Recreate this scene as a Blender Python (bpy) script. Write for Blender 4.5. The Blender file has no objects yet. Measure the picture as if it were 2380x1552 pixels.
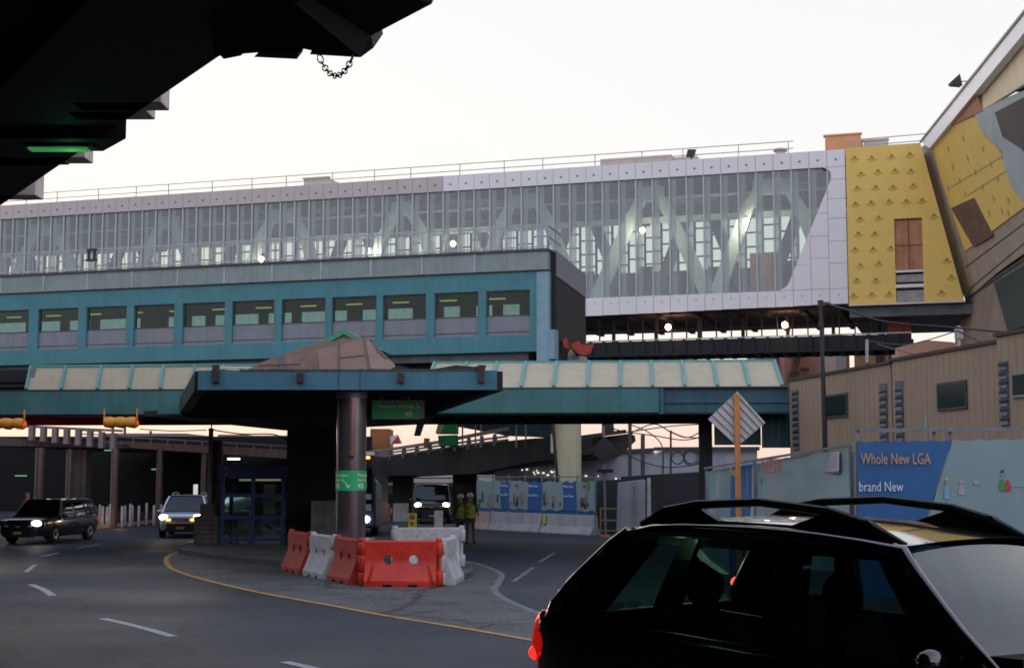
import bpy, bmesh, math, random
from mathutils import Matrix, Vector
R = random.Random(7)
SC = bpy.context.scene
COL = SC.collection
# ---------------------------------------------------------------- camera geometry (measured from the picture)
F = 3305.0; HV = 1097.0; CH = 2.6
TH = math.atan((HV-776)/F); CT, ST = math.cos(TH), math.sin(TH)
def ray(u, v):
    x = (u-1190)/F; y = -(v-776)/F
    return Vector((x, CT-y*ST, ST+y*CT))
CAM = Vector((0, 0, CH))
def at(u, v, D):
    r = ray(u, v); return CAM + r*(D/r.y)
def gr(u, v, z=0.0):
    r = ray(u, v); return CAM + r*((z-CH)/r.z)
def onp(u, v, P, N):
    r = ray(u, v); return CAM + r*((P-CAM).dot(N)/r.dot(N))
def gz(y):
    t = max(0.0, min(1.0, (17.5-y)/6.5)); return 0.58*t*t*(3-2*t)
# ---------------------------------------------------------------- object helpers
ROOT = {}
def tag(o, label=None, cat=None, group=None, kind=None):
    if label: o['label'] = label
    if cat: o['category'] = cat
    if group: o['group'] = group
    if kind: o['kind'] = kind
    return o
def thing(name, label, cat, loc=(0, 0, 0), rot=0.0, group=None):
    o = bpy.data.objects.new(name, None); COL.objects.link(o)
    o.location = loc; o.rotation_euler = (0, 0, rot); o.empty_display_size = .3
    ROOT[o] = Matrix.Translation(Vector(loc)) @ Matrix.Rotation(rot, 4, 'Z')
    return tag(o, label, cat, group)
class MB:
    def __init__(s): s.v = []; s.f = []
    def add(s, vs, fs):
        n = len(s.v); s.v += [Vector(p) for p in vs]; s.f += [[i+n for i in f] for f in fs]; return s
    def hexa(s, b, t):     # two rings of equal length, bottom / top
        n = len(b); fs = [list(range(n))[::-1], list(range(n, 2*n))]
        for i in range(n):
            j = (i+1) % n; fs.append([i, j, n+j, n+i])
        return s.add(list(b)+list(t), fs)
    def box(s, x0, x1, y0, y1, z0, z1):
        return s.hexa([(x0,y0,z0),(x1,y0,z0),(x1,y1,z0),(x0,y1,z0)], [(x0,y0,z1),(x1,y0,z1),(x1,y1,z1),(x0,y1,z1)])
    def bar(s, a, b, w, h=None, up=(0, 0, 1)):   # rectangular bar between two points
        a = Vector(a); b = Vector(b); h = h or w; d = (b-a).normalized(); up = Vector(up)
        x = d.cross(up)
        if x.length < 1e-4: x = d.cross(Vector((0, 1, 0)))
        x.normalize(); y = x.cross(d)
        r = lambda p: [p+x*(i*w/2)+y*(j*h/2) for i, j in ((-1,-1),(1,-1),(1,1),(-1,1))]
        return s.hexa(r(a), r(b))
    def tube(s, pts, r, n=8, caps=True):
        pts = [Vector(p) for p in pts]; rs = r if isinstance(r, (list, tuple)) else [r]*len(pts)
        rings = []
        for i, p in enumerate(pts):
            d = (pts[min(i+1, len(pts)-1)]-pts[max(i-1, 0)]).normalized()
            x = d.cross(Vector((0, 0, 1)))
            if x.length < 1e-3: x = Vector((1, 0, 0))
            x.normalize(); y = d.cross(x)
            rings.append([p+(x*math.cos(2*math.pi*k/n)+y*math.sin(2*math.pi*k/n))*rs[i] for k in range(n)])
        return s.loft(rings, caps)
    def loft(s, rings, caps=True):
        n = len(rings[0]); vs = [p for q in rings for p in q]; fs = []
        for i in range(len(rings)-1):
            for k in range(n):
                j = (k+1) % n; fs.append([i*n+k, i*n+j, (i+1)*n+j, (i+1)*n+k])
        if caps: fs += [list(range(n))[::-1], list(range((len(rings)-1)*n, len(rings)*n))]
        return s.add(vs, fs)
    def lathe(s, prof, c=(0, 0, 0), n=24, a0=0.0, a1=2*math.pi):
        full = abs(a1-a0-2*math.pi) < 1e-6; m = n if full else n+1
        rings = [[Vector((c[0]+r*math.cos(a0+(a1-a0)*k/n), c[1]+r*math.sin(a0+(a1-a0)*k/n), c[2]+z)) for k in range(m)] for r, z in prof]
        if full: return s.loft(rings)
        vs = [p for q in rings for p in q]; fs = []
        for i in range(len(rings)-1):
            for k in range(m-1): fs.append([i*m+k, i*m+k+1, (i+1)*m+k+1, (i+1)*m+k])
        return s.add(vs, fs)
    def slab(s, pts, off):   # polygon given thickness along a vector
        off = Vector(off); pts = [Vector(p) for p in pts]
        return s.hexa(pts, [p+off for p in pts])
    def grid(s, rows):
        n = len(rows[0]); fs = []
        for i in range(len(rows)-1):
            for k in range(n-1): fs.append([i*n+k, i*n+k+1, (i+1)*n+k+1, (i+1)*n+k])
        return s.add([p for q in rows for p in q], fs)
    def ell(s, c, rx, ry, rz, n=12, m=8):
        rings = []
        for i in range(m+1):
            t = -math.pi/2+math.pi*i/m; ct = max(math.cos(t), .02)
            rings.append([Vector((c[0]+rx*ct*math.cos(2*math.pi*k/n), c[1]+ry*ct*math.sin(2*math.pi*k/n), c[2]+rz*math.sin(t))) for k in range(n)])
        return s.loft(rings)
    def xf(s, M):
        s.v = [M @ p for p in s.v]; return s
    def text(s, body, size, M, extrude=.004, align='LEFT', width=None):
        cu = bpy.data.curves.new('t', 'FONT'); cu.body = body; cu.size = size; cu.extrude = extrude; cu.align_x = align; cu.resolution_u = 2
        o = bpy.data.objects.new('t', cu); COL.objects.link(o); bpy.context.view_layer.update()
        me = o.evaluated_get(bpy.context.evaluated_depsgraph_get()).to_mesh()
        vs = [p.co.copy() for p in me.vertices]; fs = [list(p.vertices) for p in me.polygons]
        if width and vs:
            w = max(p.x for p in vs)-min(p.x for p in vs)
            for p in vs: p.x *= width/w
        s.add([M @ p for p in vs], fs)
        COL.objects.unlink(o); bpy.data.objects.remove(o); bpy.data.curves.remove(cu); return s
def mkobj(name, mb, mat, parent=None, w=False, smooth=False, bevel=0.0, recalc=True):
    me = bpy.data.meshes.new(name); vs = mb.v
    loc = Vector((0, 0, 0))
    if parent is not None:
        r = parent
        while r.parent is not None: r = r.parent
        if w:
            Mi = ROOT[r].inverted(); vs = [Mi @ p for p in vs]
    else:
        xs = [p.x for p in vs]; ys = [p.y for p in vs]; zs = [p.z for p in vs]
        loc = Vector(((min(xs)+max(xs))/2, (min(ys)+max(ys))/2, min(zs))); vs = [p-loc for p in vs]
    me.from_pydata(vs, [], mb.f)
    if recalc:
        bm = bmesh.new(); bm.from_mesh(me); bmesh.ops.recalc_face_normals(bm, faces=bm.faces)
        bm.to_mesh(me); bm.free()
    me.materials.append(mat)
    o = bpy.data.objects.new(name, me); COL.objects.link(o); o.location = loc
    if parent is not None: o.parent = parent
    else: ROOT[o] = Matrix.Translation(loc)
    if smooth:
        me.polygons.foreach_set('use_smooth', [True]*len(me.polygons))
        me.set_sharp_from_angle(angle=math.radians(38))
    if bevel:
        b = o.modifiers.new('Bevel', 'BEVEL'); b.width = bevel; b.segments = 2; b.limit_method = 'ANGLE'
    return o
part = mkobj
def single(name, mb, mat, label, cat, group=None, **k):
    return tag(mkobj(name, mb, mat, **k), label, cat, group)
def struct(name, mb, mat, **k):
    return tag(mkobj(name, mb, mat, **k), kind='structure')
def copy_tree(o, parent=None):
    c = o.copy(); COL.objects.link(c); c.parent = parent
    if parent is None and o in ROOT: ROOT[c] = ROOT[o]
    for ch in list(o.children): copy_tree(ch, c)
    return c
# ---------------------------------------------------------------- materials
def nd(nt, t, **k):
    n = nt.nodes.new(t)
    for a, b in k.items(): setattr(n, a, b)
    return n
def M(name, col, rough=.6, metal=0., var=.18, scale=1.2, bump=0., streak=0., coat=0., spec=.5, fine=0., dirt=None, dirtamt=0.):
    m = bpy.data.materials.new(name); m.use_nodes = True; nt = m.node_tree
    b = nt.nodes['Principled BSDF']; L = nt.links.new
    b.inputs['Roughness'].default_value = rough; b.inputs['Metallic'].default_value = metal
    b.inputs['Coat Weight'].default_value = coat; b.inputs['Specular IOR Level'].default_value = spec
    tc = nd(nt, 'ShaderNodeTexCoord'); no = nd(nt, 'ShaderNodeTexNoise'); no.inputs['Scale'].default_value = scale
    no.inputs['Detail'].default_value = 6; no.inputs['Roughness'].default_value = .65
    L(tc.outputs['Object'], no.inputs['Vector'])
    mx = nd(nt, 'ShaderNodeMix', data_type='RGBA')
    mx.inputs[6].default_value = (*[c*(1-var) for c in col], 1); mx.inputs[7].default_value = (*[min(1, c*(1+var)) for c in col], 1)
    rm = nd(nt, 'ShaderNodeMapRange'); rm.inputs[1].default_value = .3; rm.inputs[2].default_value = .7
    L(no.outputs['Fac'], rm.inputs[0]); L(rm.outputs[0], mx.inputs[0]); out = mx.outputs[2]
    if streak:
        mp = nd(nt, 'ShaderNodeMapping'); mp.inputs['Scale'].default_value = (3.5, 3.5, .18); L(tc.outputs['Object'], mp.inputs[0])
        n2 = nd(nt, 'ShaderNodeTexNoise'); n2.inputs['Scale'].default_value = 1.6; n2.inputs['Detail'].default_value = 5; L(mp.outputs[0], n2.inputs['Vector'])
        r2 = nd(nt, 'ShaderNodeMapRange'); r2.inputs[1].default_value = .48; r2.inputs[2].default_value = .75; r2.inputs[4].default_value = streak
        L(n2.outputs['Fac'], r2.inputs[0])
        m2 = nd(nt, 'ShaderNodeMix', data_type='RGBA'); L(r2.outputs[0], m2.inputs[0]); L(out, m2.inputs[6])
        m2.inputs[7].default_value = (*(dirt or [c*.35 for c in col]), 1); out = m2.outputs[2]
    if fine:
        n3 = nd(nt, 'ShaderNodeTexNoise'); n3.inputs['Scale'].default_value = 70 if fine <= .9 else 14; n3.inputs['Detail'].default_value = 3; L(tc.outputs['Object'], n3.inputs['Vector'])
        m3 = nd(nt, 'ShaderNodeMix', data_type='RGBA', blend_type='MULTIPLY'); m3.inputs[0].default_value = min(fine, 1)
        r3 = nd(nt, 'ShaderNodeMapRange'); r3.inputs[1].default_value = .35; r3.inputs[2].default_value = .65; r3.inputs[3].default_value = .4; r3.inputs[4].default_value = 1.5
        L(n3.outputs['Fac'], r3.inputs[0]); L(out, m3.inputs[6]); L(r3.outputs[0], m3.inputs[7]); out = m3.outputs[2]
    if dirtamt:
        n4 = nd(nt, 'ShaderNodeTexNoise'); n4.inputs['Scale'].default_value = scale*2.7; n4.inputs['Detail'].default_value = 8; L(tc.outputs['Object'], n4.inputs['Vector'])
        r4 = nd(nt, 'ShaderNodeMapRange'); r4.inputs[1].default_value = .55; r4.inputs[2].default_value = .68; r4.inputs[4].default_value = dirtamt
        L(n4.outputs['Fac'], r4.inputs[0]); m4 = nd(nt, 'ShaderNodeMix', data_type='RGBA'); L(r4.outputs[0], m4.inputs[0]); L(out, m4.inputs[6])
        m4.inputs[7].default_value = (*(dirt or (.05, .045, .04)), 1); out = m4.outputs[2]
    L(out, b.inputs['Base Color'])
    if bump:
        bp = nd(nt, 'ShaderNodeBump'); bp.inputs['Strength'].default_value = bump; bp.inputs['Distance'].default_value = .02
        n5 = nd(nt, 'ShaderNodeTexNoise'); n5.inputs['Scale'].default_value = scale*12; n5.inputs['Detail'].default_value = 4; L(tc.outputs['Object'], n5.inputs['Vector'])
        L(n5.outputs['Fac'], bp.inputs['Height']); L(bp.outputs[0], b.inputs['Normal'])
    return m
def cracked(m):   # thin cracks, tar seams and tyre polish on the asphalt
    nt = m.node_tree; L = nt.links.new; b = nt.nodes['Principled BSDF']; src = b.inputs['Base Color'].links[0].from_socket
    tc = nd(nt, 'ShaderNodeTexCoord'); wn = nd(nt, 'ShaderNodeTexNoise'); wn.inputs['Scale'].default_value = .6; wn.inputs['Detail'].default_value = 5; L(tc.outputs['Object'], wn.inputs['Vector'])
    ad = nd(nt, 'ShaderNodeVectorMath', operation='MULTIPLY_ADD'); L(wn.outputs['Color'], ad.inputs[0]); ad.inputs[1].default_value = (1.6, 1.6, 0); L(tc.outputs['Object'], ad.inputs[2])
    vo = nd(nt, 'ShaderNodeTexVoronoi', feature='DISTANCE_TO_EDGE'); vo.inputs['Scale'].default_value = .16; L(ad.outputs[0], vo.inputs['Vector'])
    r = nd(nt, 'ShaderNodeMapRange'); r.inputs[1].default_value = .004; r.inputs[2].default_value = .012; r.inputs[3].default_value = .35; r.inputs[4].default_value = 1.0; L(vo.outputs['Distance'], r.inputs[0])
    n2 = nd(nt, 'ShaderNodeTexNoise'); n2.inputs['Scale'].default_value = .12; n2.inputs['Detail'].default_value = 4; L(tc.outputs['Object'], n2.inputs['Vector'])
    r2 = nd(nt, 'ShaderNodeMapRange'); r2.inputs[1].default_value = .35; r2.inputs[2].default_value = .65; r2.inputs[3].default_value = .72; r2.inputs[4].default_value = 1.35; L(n2.outputs['Fac'], r2.inputs[0])
    mu = nd(nt, 'ShaderNodeMath', operation='MULTIPLY'); L(r.outputs[0], mu.inputs[0]); L(r2.outputs[0], mu.inputs[1])
    mx = nd(nt, 'ShaderNodeMix', data_type='RGBA', blend_type='MULTIPLY'); mx.inputs[0].default_value = 1; L(src, mx.inputs[6]); L(mu.outputs[0], mx.inputs[7]); L(mx.outputs[2], b.inputs['Base Color'])
    r3 = nd(nt, 'ShaderNodeMapRange'); r3.inputs[1].default_value = .35; r3.inputs[2].default_value = .65; r3.inputs[3].default_value = .55; r3.inputs[4].default_value = .85; L(n2.outputs['Fac'], r3.inputs[0]); L(r3.outputs[0], b.inputs['Roughness'])
    return m
def EM(name, col, s):
    m = bpy.data.materials.new(name); m.use_nodes = True; nt = m.node_tree
    b = nt.nodes['Principled BSDF']; b.inputs['Base Color'].default_value = (*[c*.5 for c in col], 1)
    b.inputs['Emission Color'].default_value = (*col, 1); b.inputs['Emission Strength'].default_value = s
    return m
def GL(name, tint, milk=(.4, .42, .45), milkamt=.1, gloss=.1, rough=.02, fres=True):
    m = bpy.data.materials.new(name); m.use_nodes = True; nt = m.node_tree; L = nt.links.new
    for n in list(nt.nodes): nt.nodes.remove(n)
    o = nd(nt, 'ShaderNodeOutputMaterial'); t = nd(nt, 'ShaderNodeBsdfTransparent'); t.inputs[0].default_value = (*tint, 1)
    d = nd(nt, 'ShaderNodeBsdfDiffuse'); d.inputs[0].default_value = (*milk, 1)
    g = nd(nt, 'ShaderNodeBsdfGlossy'); g.inputs['Roughness'].default_value = rough; g.inputs[0].default_value = (1, 1, 1, 1)
    a = nd(nt, 'ShaderNodeMixShader'); a.inputs[0].default_value = milkamt; L(t.outputs[0], a.inputs[1]); L(d.outputs[0], a.inputs[2])
    b = nd(nt, 'ShaderNodeMixShader'); L(a.outputs[0], b.inputs[1]); L(g.outputs[0], b.inputs[2])
    if fres:
        fr = nd(nt, 'ShaderNodeFresnel'); fr.inputs[0].default_value = 1.5
        ad = nd(nt, 'ShaderNodeMath', operation='ADD', use_clamp=True); ad.inputs[1].default_value = gloss
        # same reflectance on either side of a thin pane: use the facing angle
        ge = nd(nt, 'ShaderNodeLayerWeight'); ge.inputs[0].default_value = .25
        L(ge.outputs['Fresnel'], ad.inputs[0]); L(ad.outputs[0], b.inputs[0]); nt.nodes.remove(fr)
    else: b.inputs[0].default_value = gloss
    L(b.outputs[0], o.inputs[0]); return m
# ---------------------------------------------------------------- palette
asphalt = M('asphalt', (.018, .0235, .038), .75, var=.22, scale=.35, bump=.25, fine=.95, dirt=(.012, .013, .016), dirtamt=.35); cracked(asphalt)
worn = M('worn_pavement', (.085, .083, .083), .8, var=.35, scale=.7, bump=.3, fine=.95, dirt=(.03, .03, .032), dirtamt=.6); cracked(worn)
kerbm = M('kerb_stone', (.09, .085, .08), .8, var=.3, scale=2, bump=.3)
white_line = M('white_road_paint', (.42, .43, .45), .7, var=.25, scale=4, dirt=(.09, .09, .1), dirtamt=.7)
faint_line = M('worn_road_paint', (.17, .17, .18), .8, var=.3, scale=3, dirt=(.06, .06, .065), dirtamt=.9)
yellow_line = M('yellow_road_paint', (.5, .26, .06), .7, var=.25, scale=3, dirt=(.08, .06, .05), dirtamt=.6)
colclad = M('column_cladding', (.13, .115, .105), .38, metal=.5, var=.2, scale=1.2, streak=.5)
conc = M('concrete', (.3, .285, .26), .85, var=.2, scale=1.2, bump=.2, streak=.5)
conc_dark = M('stained_concrete', (.095, .09, .085), .9, var=.3, scale=.8, bump=.2, streak=.6)
conc_beige = M('precast_concrete', (.66, .57, .51), .85, var=.12, scale=2, bump=.1, streak=.3)
shade_black = M('shade_black_steel', (.012, .013, .018), .8, var=.3, scale=1)  # missing light of the undersides put into the colour; also black steel parts
blackm = M('black_metal', (.015, .015, .018), .5, var=.2)
darkgrey = M('dark_grey_metal', (.05, .052, .06), .5, var=.25)
galv = M('galvanised_steel', (.32, .33, .36), .45, metal=.6, var=.25, scale=5)
galv_dull = M('dull_galvanised_steel', (.2, .21, .23), .6, metal=.3, var=.25, scale=3)
teal = M('teal_paint', (.045, .192, .228), .55, var=.14, scale=.8, streak=.35, dirt=(.03, .10, .14))
teal_dark = M('weathered_teal_paint', (.045, .165, .165), .6, var=.18, scale=.9, streak=.4, dirt=(.02, .06, .08))
teal_rib = M('green_rib_paint', (.10, .30, .29), .55, var=.15)
fascia_grey = M('grey_green_fascia', (.22, .27, .27), .6, var=.12, scale=1.2, streak=.4, dirt=(.12, .15, .15))
spandrel = M('grey_spandrel_panel', (.19, .20, .235), .55, var=.1, scale=2, streak=.25)
brown_wall = M('dark_brown_cladding', (.05, .046, .05), .7, var=.2, scale=1.5, streak=.5)
white_clad = M('white_metal_cladding', (.74, .71, .735), .5, var=.04, scale=.6)
beige_clad = M('dull_primed_cladding', (.50, .44, .425), .6, var=.06, scale=.6)
fin = M('pale_mullion', (.46, .45, .49), .5, var=.05)
steelpale = M('pale_primed_steel', (.84, .87, .78), .6, var=.1, scale=1)
inside_grey = M('interior_grey', (.15, .15, .175), .8, var=.25, scale=1.2)
inside_dark = M('interior_dark', (.10, .11, .12), .8, var=.35, scale=1.5)
sheath = M('yellow_sheathing', (.76, .52, .13), .65, var=.06, scale=.8, streak=.12, dirt=(.5, .33, .06))
sheath_mark = M('sheathing_print', (.30, .19, .045), .7, var=.2)
ply = M('plywood', (.42, .20, .105), .75, var=.22, scale=1.4, streak=.5, dirt=(.24, .10, .05))
ply_brown = M('weathered_plywood', (.13, .072, .048), .8, var=.35, scale=1.6, dirt=(.07, .045, .04), dirtamt=.6)
ply_pale = M('fresh_plywood', (.36, .22, .16), .8, var=.12, scale=1.2)
membrane = M('grey_membrane', (.36, .42, .44), .6, var=.14, scale=1)
taupe = M('taupe_wall', (.36, .29, .225), .75, var=.14, scale=.7, streak=.25)
corru = M('cream_corrugated_sheet', (.86, .76, .56), .6, var=.06, streak=.15)
fiber = M('cream_roof_panel', (.42, .36, .25), .6, var=.08, scale=1.5, streak=.3, dirt=(.26, .21, .14))
trailer_m = M('tan_trailer_siding', (.31, .225, .155), .7, var=.08, scale=.8, streak=.2)
orange_m = M('orange_paint', (.75, .30, .10), .6, var=.15)
sig_yellow = M('signal_yellow', (.80, .30, .03), .5, var=.15, scale=4)
redp = M('red_plastic', (.66, .035, .014), .45, var=.16, scale=2.5, dirt=(.28, .03, .025), dirtamt=.45)
redp_old = M('faded_red_plastic', (.46, .04, .025), .55, var=.25, scale=3, dirt=(.3, .12, .11), dirtamt=.5)
whitep = M('white_plastic', (.52, .51, .52), .5, var=.14, scale=2.5, dirt=(.22, .2, .2), dirtamt=.5)
green_sign = M('green_sign_sheeting', (.02, .46, .15), .45, var=.08)
sign_white = M('white_lettering', (.75, .8, .76), .5, var=.03)
greytrim = M('grey_trim', (.2, .21, .22), .5, var=.1)
steelclad = M('brushed_steel_cladding', (.22, .195, .20), .26, metal=.8, var=.2, scale=1.2, streak=.5, dirt=(.12, .11, .12))
blue_frame = M('navy_blue_frame', (.018, .06, .17), .45, var=.15)
rust = M('rusty_orange', (.28, .09, .03), .8, var=.3, scale=3)
cream = M('cream_column', (.52, .48, .33), .75, var=.06, scale=.8, streak=.2)
banner_pale = M('pale_aqua_banner', (.23, .325, .345), .6, var=.06, scale=1.2, bump=.3)
banner_blue = M('blue_banner', (.025, .115, .30), .6, var=.08, scale=1.2, bump=.2)
ban_orange = M('orange_print', (.62, .33, .16), .6, var=.05)
ban_white = M('white_print', (.65, .72, .8), .6, var=.05)
pr_red = M('red_print', (.5, .05, .05), .6, var=.1)
pr_green = M('green_print', (.08, .28, .07), .6, var=.1)
pr_dark = M('dark_print', (.05, .05, .07), .6, var=.1)
pr_yellow = M('yellow_print', (.6, .5, .1), .6, var=.1)
pr_skin = M('tan_print', (.4, .25, .18), .6, var=.1)
jersey = M('whitewashed_concrete', (.40, .40, .42), .85, var=.16, scale=1.5, streak=.4, bump=.2)
pinkwall = M('pink_salmon_wall', (.60, .33, .26), .8, var=.08, streak=.25)
wood = M('orange_timber', (.60, .24, .07), .7, var=.2, scale=3, streak=.3)
signback = M('white_plank_back', (.55, .52, .52), .6, var=.12, scale=3, dirt=(.3, .27, .25), dirtamt=.4)
tarp = M('green_netting', (.02, .26, .09), .7, var=.3, scale=4)
skin_m = M('skin', (.38, .22, .16), .6, var=.05)
hivis = M('hivis_vest', (.36, .52, .02), .6, var=.1)
cloth_dark = M('dark_clothing', (.035, .034, .04), .85, var=.3)
cloth_brown = M('brown_workwear', (.11, .065, .045), .85, var=.2)
hat_white = M('white_hard_hat', (.7, .68, .66), .35, var=.04)
paint_black = M('black_car_paint', (.006, .007, .010), .12, var=.1, coat=1., spec=.6)
paint_silver = M('silver_car_paint', (.55, .60, .68), .28, metal=.55, var=.04, coat=.6)
paint_navy = M('dark_navy_paint', (.012, .014, .022), .2, var=.1, coat=1.)
trim_black = M('black_plastic_trim', (.010, .010, .012), .55, var=.15)
tyre_m = M('tyre_rubber', (.015, .015, .016), .85, var=.2)
rim_m = M('alloy_rim', (.4, .4, .42), .35, metal=.8, var=.1)
plate_m = M('number_plate', (.45, .25, .08), .6, var=.1)
seat_m = M('dark_upholstery', (.008, .008, .009), .9, var=.2)
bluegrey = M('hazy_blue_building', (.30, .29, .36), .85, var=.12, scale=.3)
redoxide = M('red_oxide_steel', (.45, .12, .08), .7, var=.3, scale=1)
g_sky = GL('facade_glass', (.80, .88, .86), (.50, .50, .58), .14, .04, .03, False)
g_fin = GL('frosted_glass', (.85, .87, .88), (.6, .57, .6), .36, .03, .1, False)
g_teal = GL('bridge_window_glass', (.50, .68, .60), (.1, .12, .11), .02, .0, .03)
g_car = GL('tinted_car_glass', (.26, .38, .36), (.02, .025, .025), .0, .0, .01)
g_shield = GL('windscreen_glass', (.16, .2, .2), (.02, .02, .02), .02, .10, .01)
g_far = GL('far_car_glass', (.03, .035, .04), (.02, .03, .04), .2, .03, .05)
g_booth = GL('shelter_glass', (.72, .8, .76), (.1, .12, .12), .06, .07, .03)
e_warm = EM('warm_bulb', (1, .62, .38), 16)
e_head = EM('headlight_glow', (1, .82, .66), 14)
e_amber = EM('amber_lamp', (1, .38, .05), 5)
e_blue = EM('bluewhite_headlight', (.72, .84, 1), 22)
e_red = EM('red_lamp', (1, .02, .012), .3)
e_redhot = EM('bright_red_lamp', (1, .015, .01), 3)
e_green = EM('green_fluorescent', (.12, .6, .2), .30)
e_tube = EM('yellow_fluorescent', (1, .72, .22), .8)
# ---------------------------------------------------------------- world, sun, camera
w = bpy.data.worlds.new('World'); SC.world = w; w.use_nodes = True; nt = w.node_tree; L = nt.links.new
bg = nt.nodes['Background']; tc = nd(nt, 'ShaderNodeTexCoord'); sp = nd(nt, 'ShaderNodeSeparateXYZ'); L(tc.outputs['Generated'], sp.inputs[0])
cr = nd(nt, 'ShaderNodeValToRGB'); L(sp.outputs['Z'], cr.inputs[0]); e = cr.color_ramp.elements
e[0].position = 0.0; e[0].color = (1.0, .70, .56, 1); e[1].position = 1.0; e[1].color = (.42, .54, .80, 1)
for p, c in ((.035, (1.0, .80, .70, 1)), (.10, (.99, .93, .88, 1)), (.2, (.95, .94, .925, 1)), (.38, (.90, .925, .96, 1))):
    n = e.new(p); n.color = c
sk = nd(nt, 'ShaderNodeTexSky', sky_type='NISHITA', sun_disc=False, sun_elevation=math.radians(3), sun_rotation=math.radians(342)); sk.dust_density = 3
mu = nd(nt, 'ShaderNodeMix', data_type='RGBA', blend_type='MULTIPLY'); mu.inputs[0].default_value = 1; L(sk.outputs[0], mu.inputs[6]); mu.inputs[7].default_value = (.012, .012, .012, 1)
ad = nd(nt, 'ShaderNodeMix', data_type='RGBA', blend_type='ADD'); ad.inputs[0].default_value = 1; L(cr.outputs[0], ad.inputs[6]); L(mu.outputs[2], ad.inputs[7])
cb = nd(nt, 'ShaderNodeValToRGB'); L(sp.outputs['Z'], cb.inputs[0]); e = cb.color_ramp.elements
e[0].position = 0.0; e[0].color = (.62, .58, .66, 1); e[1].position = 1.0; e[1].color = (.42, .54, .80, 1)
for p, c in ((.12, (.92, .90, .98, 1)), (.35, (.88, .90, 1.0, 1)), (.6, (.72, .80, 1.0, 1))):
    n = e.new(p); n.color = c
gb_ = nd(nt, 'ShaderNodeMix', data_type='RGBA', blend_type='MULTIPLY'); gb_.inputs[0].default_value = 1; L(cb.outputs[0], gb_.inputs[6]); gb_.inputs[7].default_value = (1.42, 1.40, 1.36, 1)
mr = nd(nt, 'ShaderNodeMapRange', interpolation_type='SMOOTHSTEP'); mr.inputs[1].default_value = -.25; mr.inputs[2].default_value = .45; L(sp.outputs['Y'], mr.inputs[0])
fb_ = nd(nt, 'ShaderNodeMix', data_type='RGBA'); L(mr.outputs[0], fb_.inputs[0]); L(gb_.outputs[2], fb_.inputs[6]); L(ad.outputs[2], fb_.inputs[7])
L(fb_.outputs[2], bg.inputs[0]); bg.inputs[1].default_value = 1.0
sl = bpy.data.lights.new('evening_sun', 'SUN'); sl.energy = .5; sl.angle = math.radians(14); sl.color = (1, .80, .62)
so = bpy.data.objects.new('evening_sun', sl); COL.objects.link(so); so.location = (-30, 90, 30)
so.rotation_euler = Vector((.3, -.92, -.06)).to_track_quat('-Z', 'Y').to_euler()
cd = bpy.data.cameras.new('camera'); co = bpy.data.objects.new('camera', cd); COL.objects.link(co)
cd.sensor_width = 36; cd.lens = 36*F/2380; cd.clip_end = 6000; co.location = CAM; co.rotation_euler = (math.radians(90)+TH, 0, 0)
SC.camera = co
SC.view_settings.view_transform = 'Standard'; SC.view_settings.look = 'None'; SC.view_settings.exposure = 0.0; SC.view_settings.gamma = 1
SC.cycles.max_bounces = 8; SC.cycles.transparent_max_bounces = 16; SC.cycles.filter_width = 1.7
def lamp(name, loc, col, energy, r=.08, label=None):
    l = bpy.data.lights.new(name, 'POINT'); l.energy = energy; l.color = col; l.shadow_soft_size = r
    o = bpy.data.objects.new(name, l); COL.objects.link(o); o.location = loc; return o
# ---------------------------------------------------------------- ground
m = MB(); xs = [-1500, -300, -80] + [-40+4*i for i in range(21)] + [80, 300, 1500]
ys = [-400, -100, -20] + [i for i in range(0, 10, 4)] + [10+.5*i for i in range(18)] + [20, 24, 30, 40, 60, 90, 140, 300, 900, 3000]
m.grid([[Vector((x, y, gz(y))) for x in xs] for y in ys]); struct('road', m, asphalt, recalc=False)
def strip(pts, wd, z, close=False):   # flat ribbon on the ground along world points
    m = MB(); pts = [Vector((p[0], p[1], z)) for p in pts]; L_, R_ = [], []
    for i, p in enumerate(pts):
        d = (pts[min(i+1, len(pts)-1)]-pts[max(i-1, 0)]).normalized(); nrm = Vector((-d.y, d.x, 0))
        L_.append(p+nrm*wd/2); R_.append(p-nrm*wd/2)
    m.grid([L_, R_]); return m
def smooth_pts(P, k=6):
    out = []; n = len(P)
    for i in range(n-1):
        p0, p1, p2, p3 = P[max(i-1, 0)], P[i], P[i+1], P[min(i+2, n-1)]
        for j in range(k):
            t = j/k; out.append(.5*((2*p1)+(p2-p0)*t+(2*p0-5*p1+4*p2-p3)*t*t+(3*p1-p0-3*p2+p3)*t**3))
    return out+[P[-1]]
G = lambda L_: [gr(u, v) for u, v in L_]
ypts = smooth_pts(G([(470, 1272), (425, 1279), (395, 1290), (386, 1302), (398, 1320), (440, 1337), (520, 1358), (620, 1380), (760, 1405), (900, 1431), (1080, 1460), (1240, 1488), (1420, 1518)]))
wpts = smooth_pts(G([(1040, 1297), (1090, 1305), (1140, 1320), (1165, 1335), (1158, 1355), (1150, 1372), (1180, 1395), (1260, 1428), (1380, 1470), (1420, 1500)]))
m = MB(); poly = [Vector((p.x, p.y, .004)) for p in ypts] + [Vector((p.x, p.y, .004)) for p in wpts[::-1]]
m.add(poly, [list(range(len(poly)))]); struct('worn_pavement', m, worn)
struct('yellow_edge_line', strip(ypts, .14, .008), yellow_line)
struct('white_edge_line', strip(wpts, .16, .008), faint_line)
struct('old_yellow_line', strip(smooth_pts(G([(900, 1434), (960, 1424), (1020, 1418)])), .07, .012), M('faded_yellow_paint', (.2, .13, .06), .8, var=.3, dirt=(.07, .07, .07), dirtamt=.9))
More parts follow.
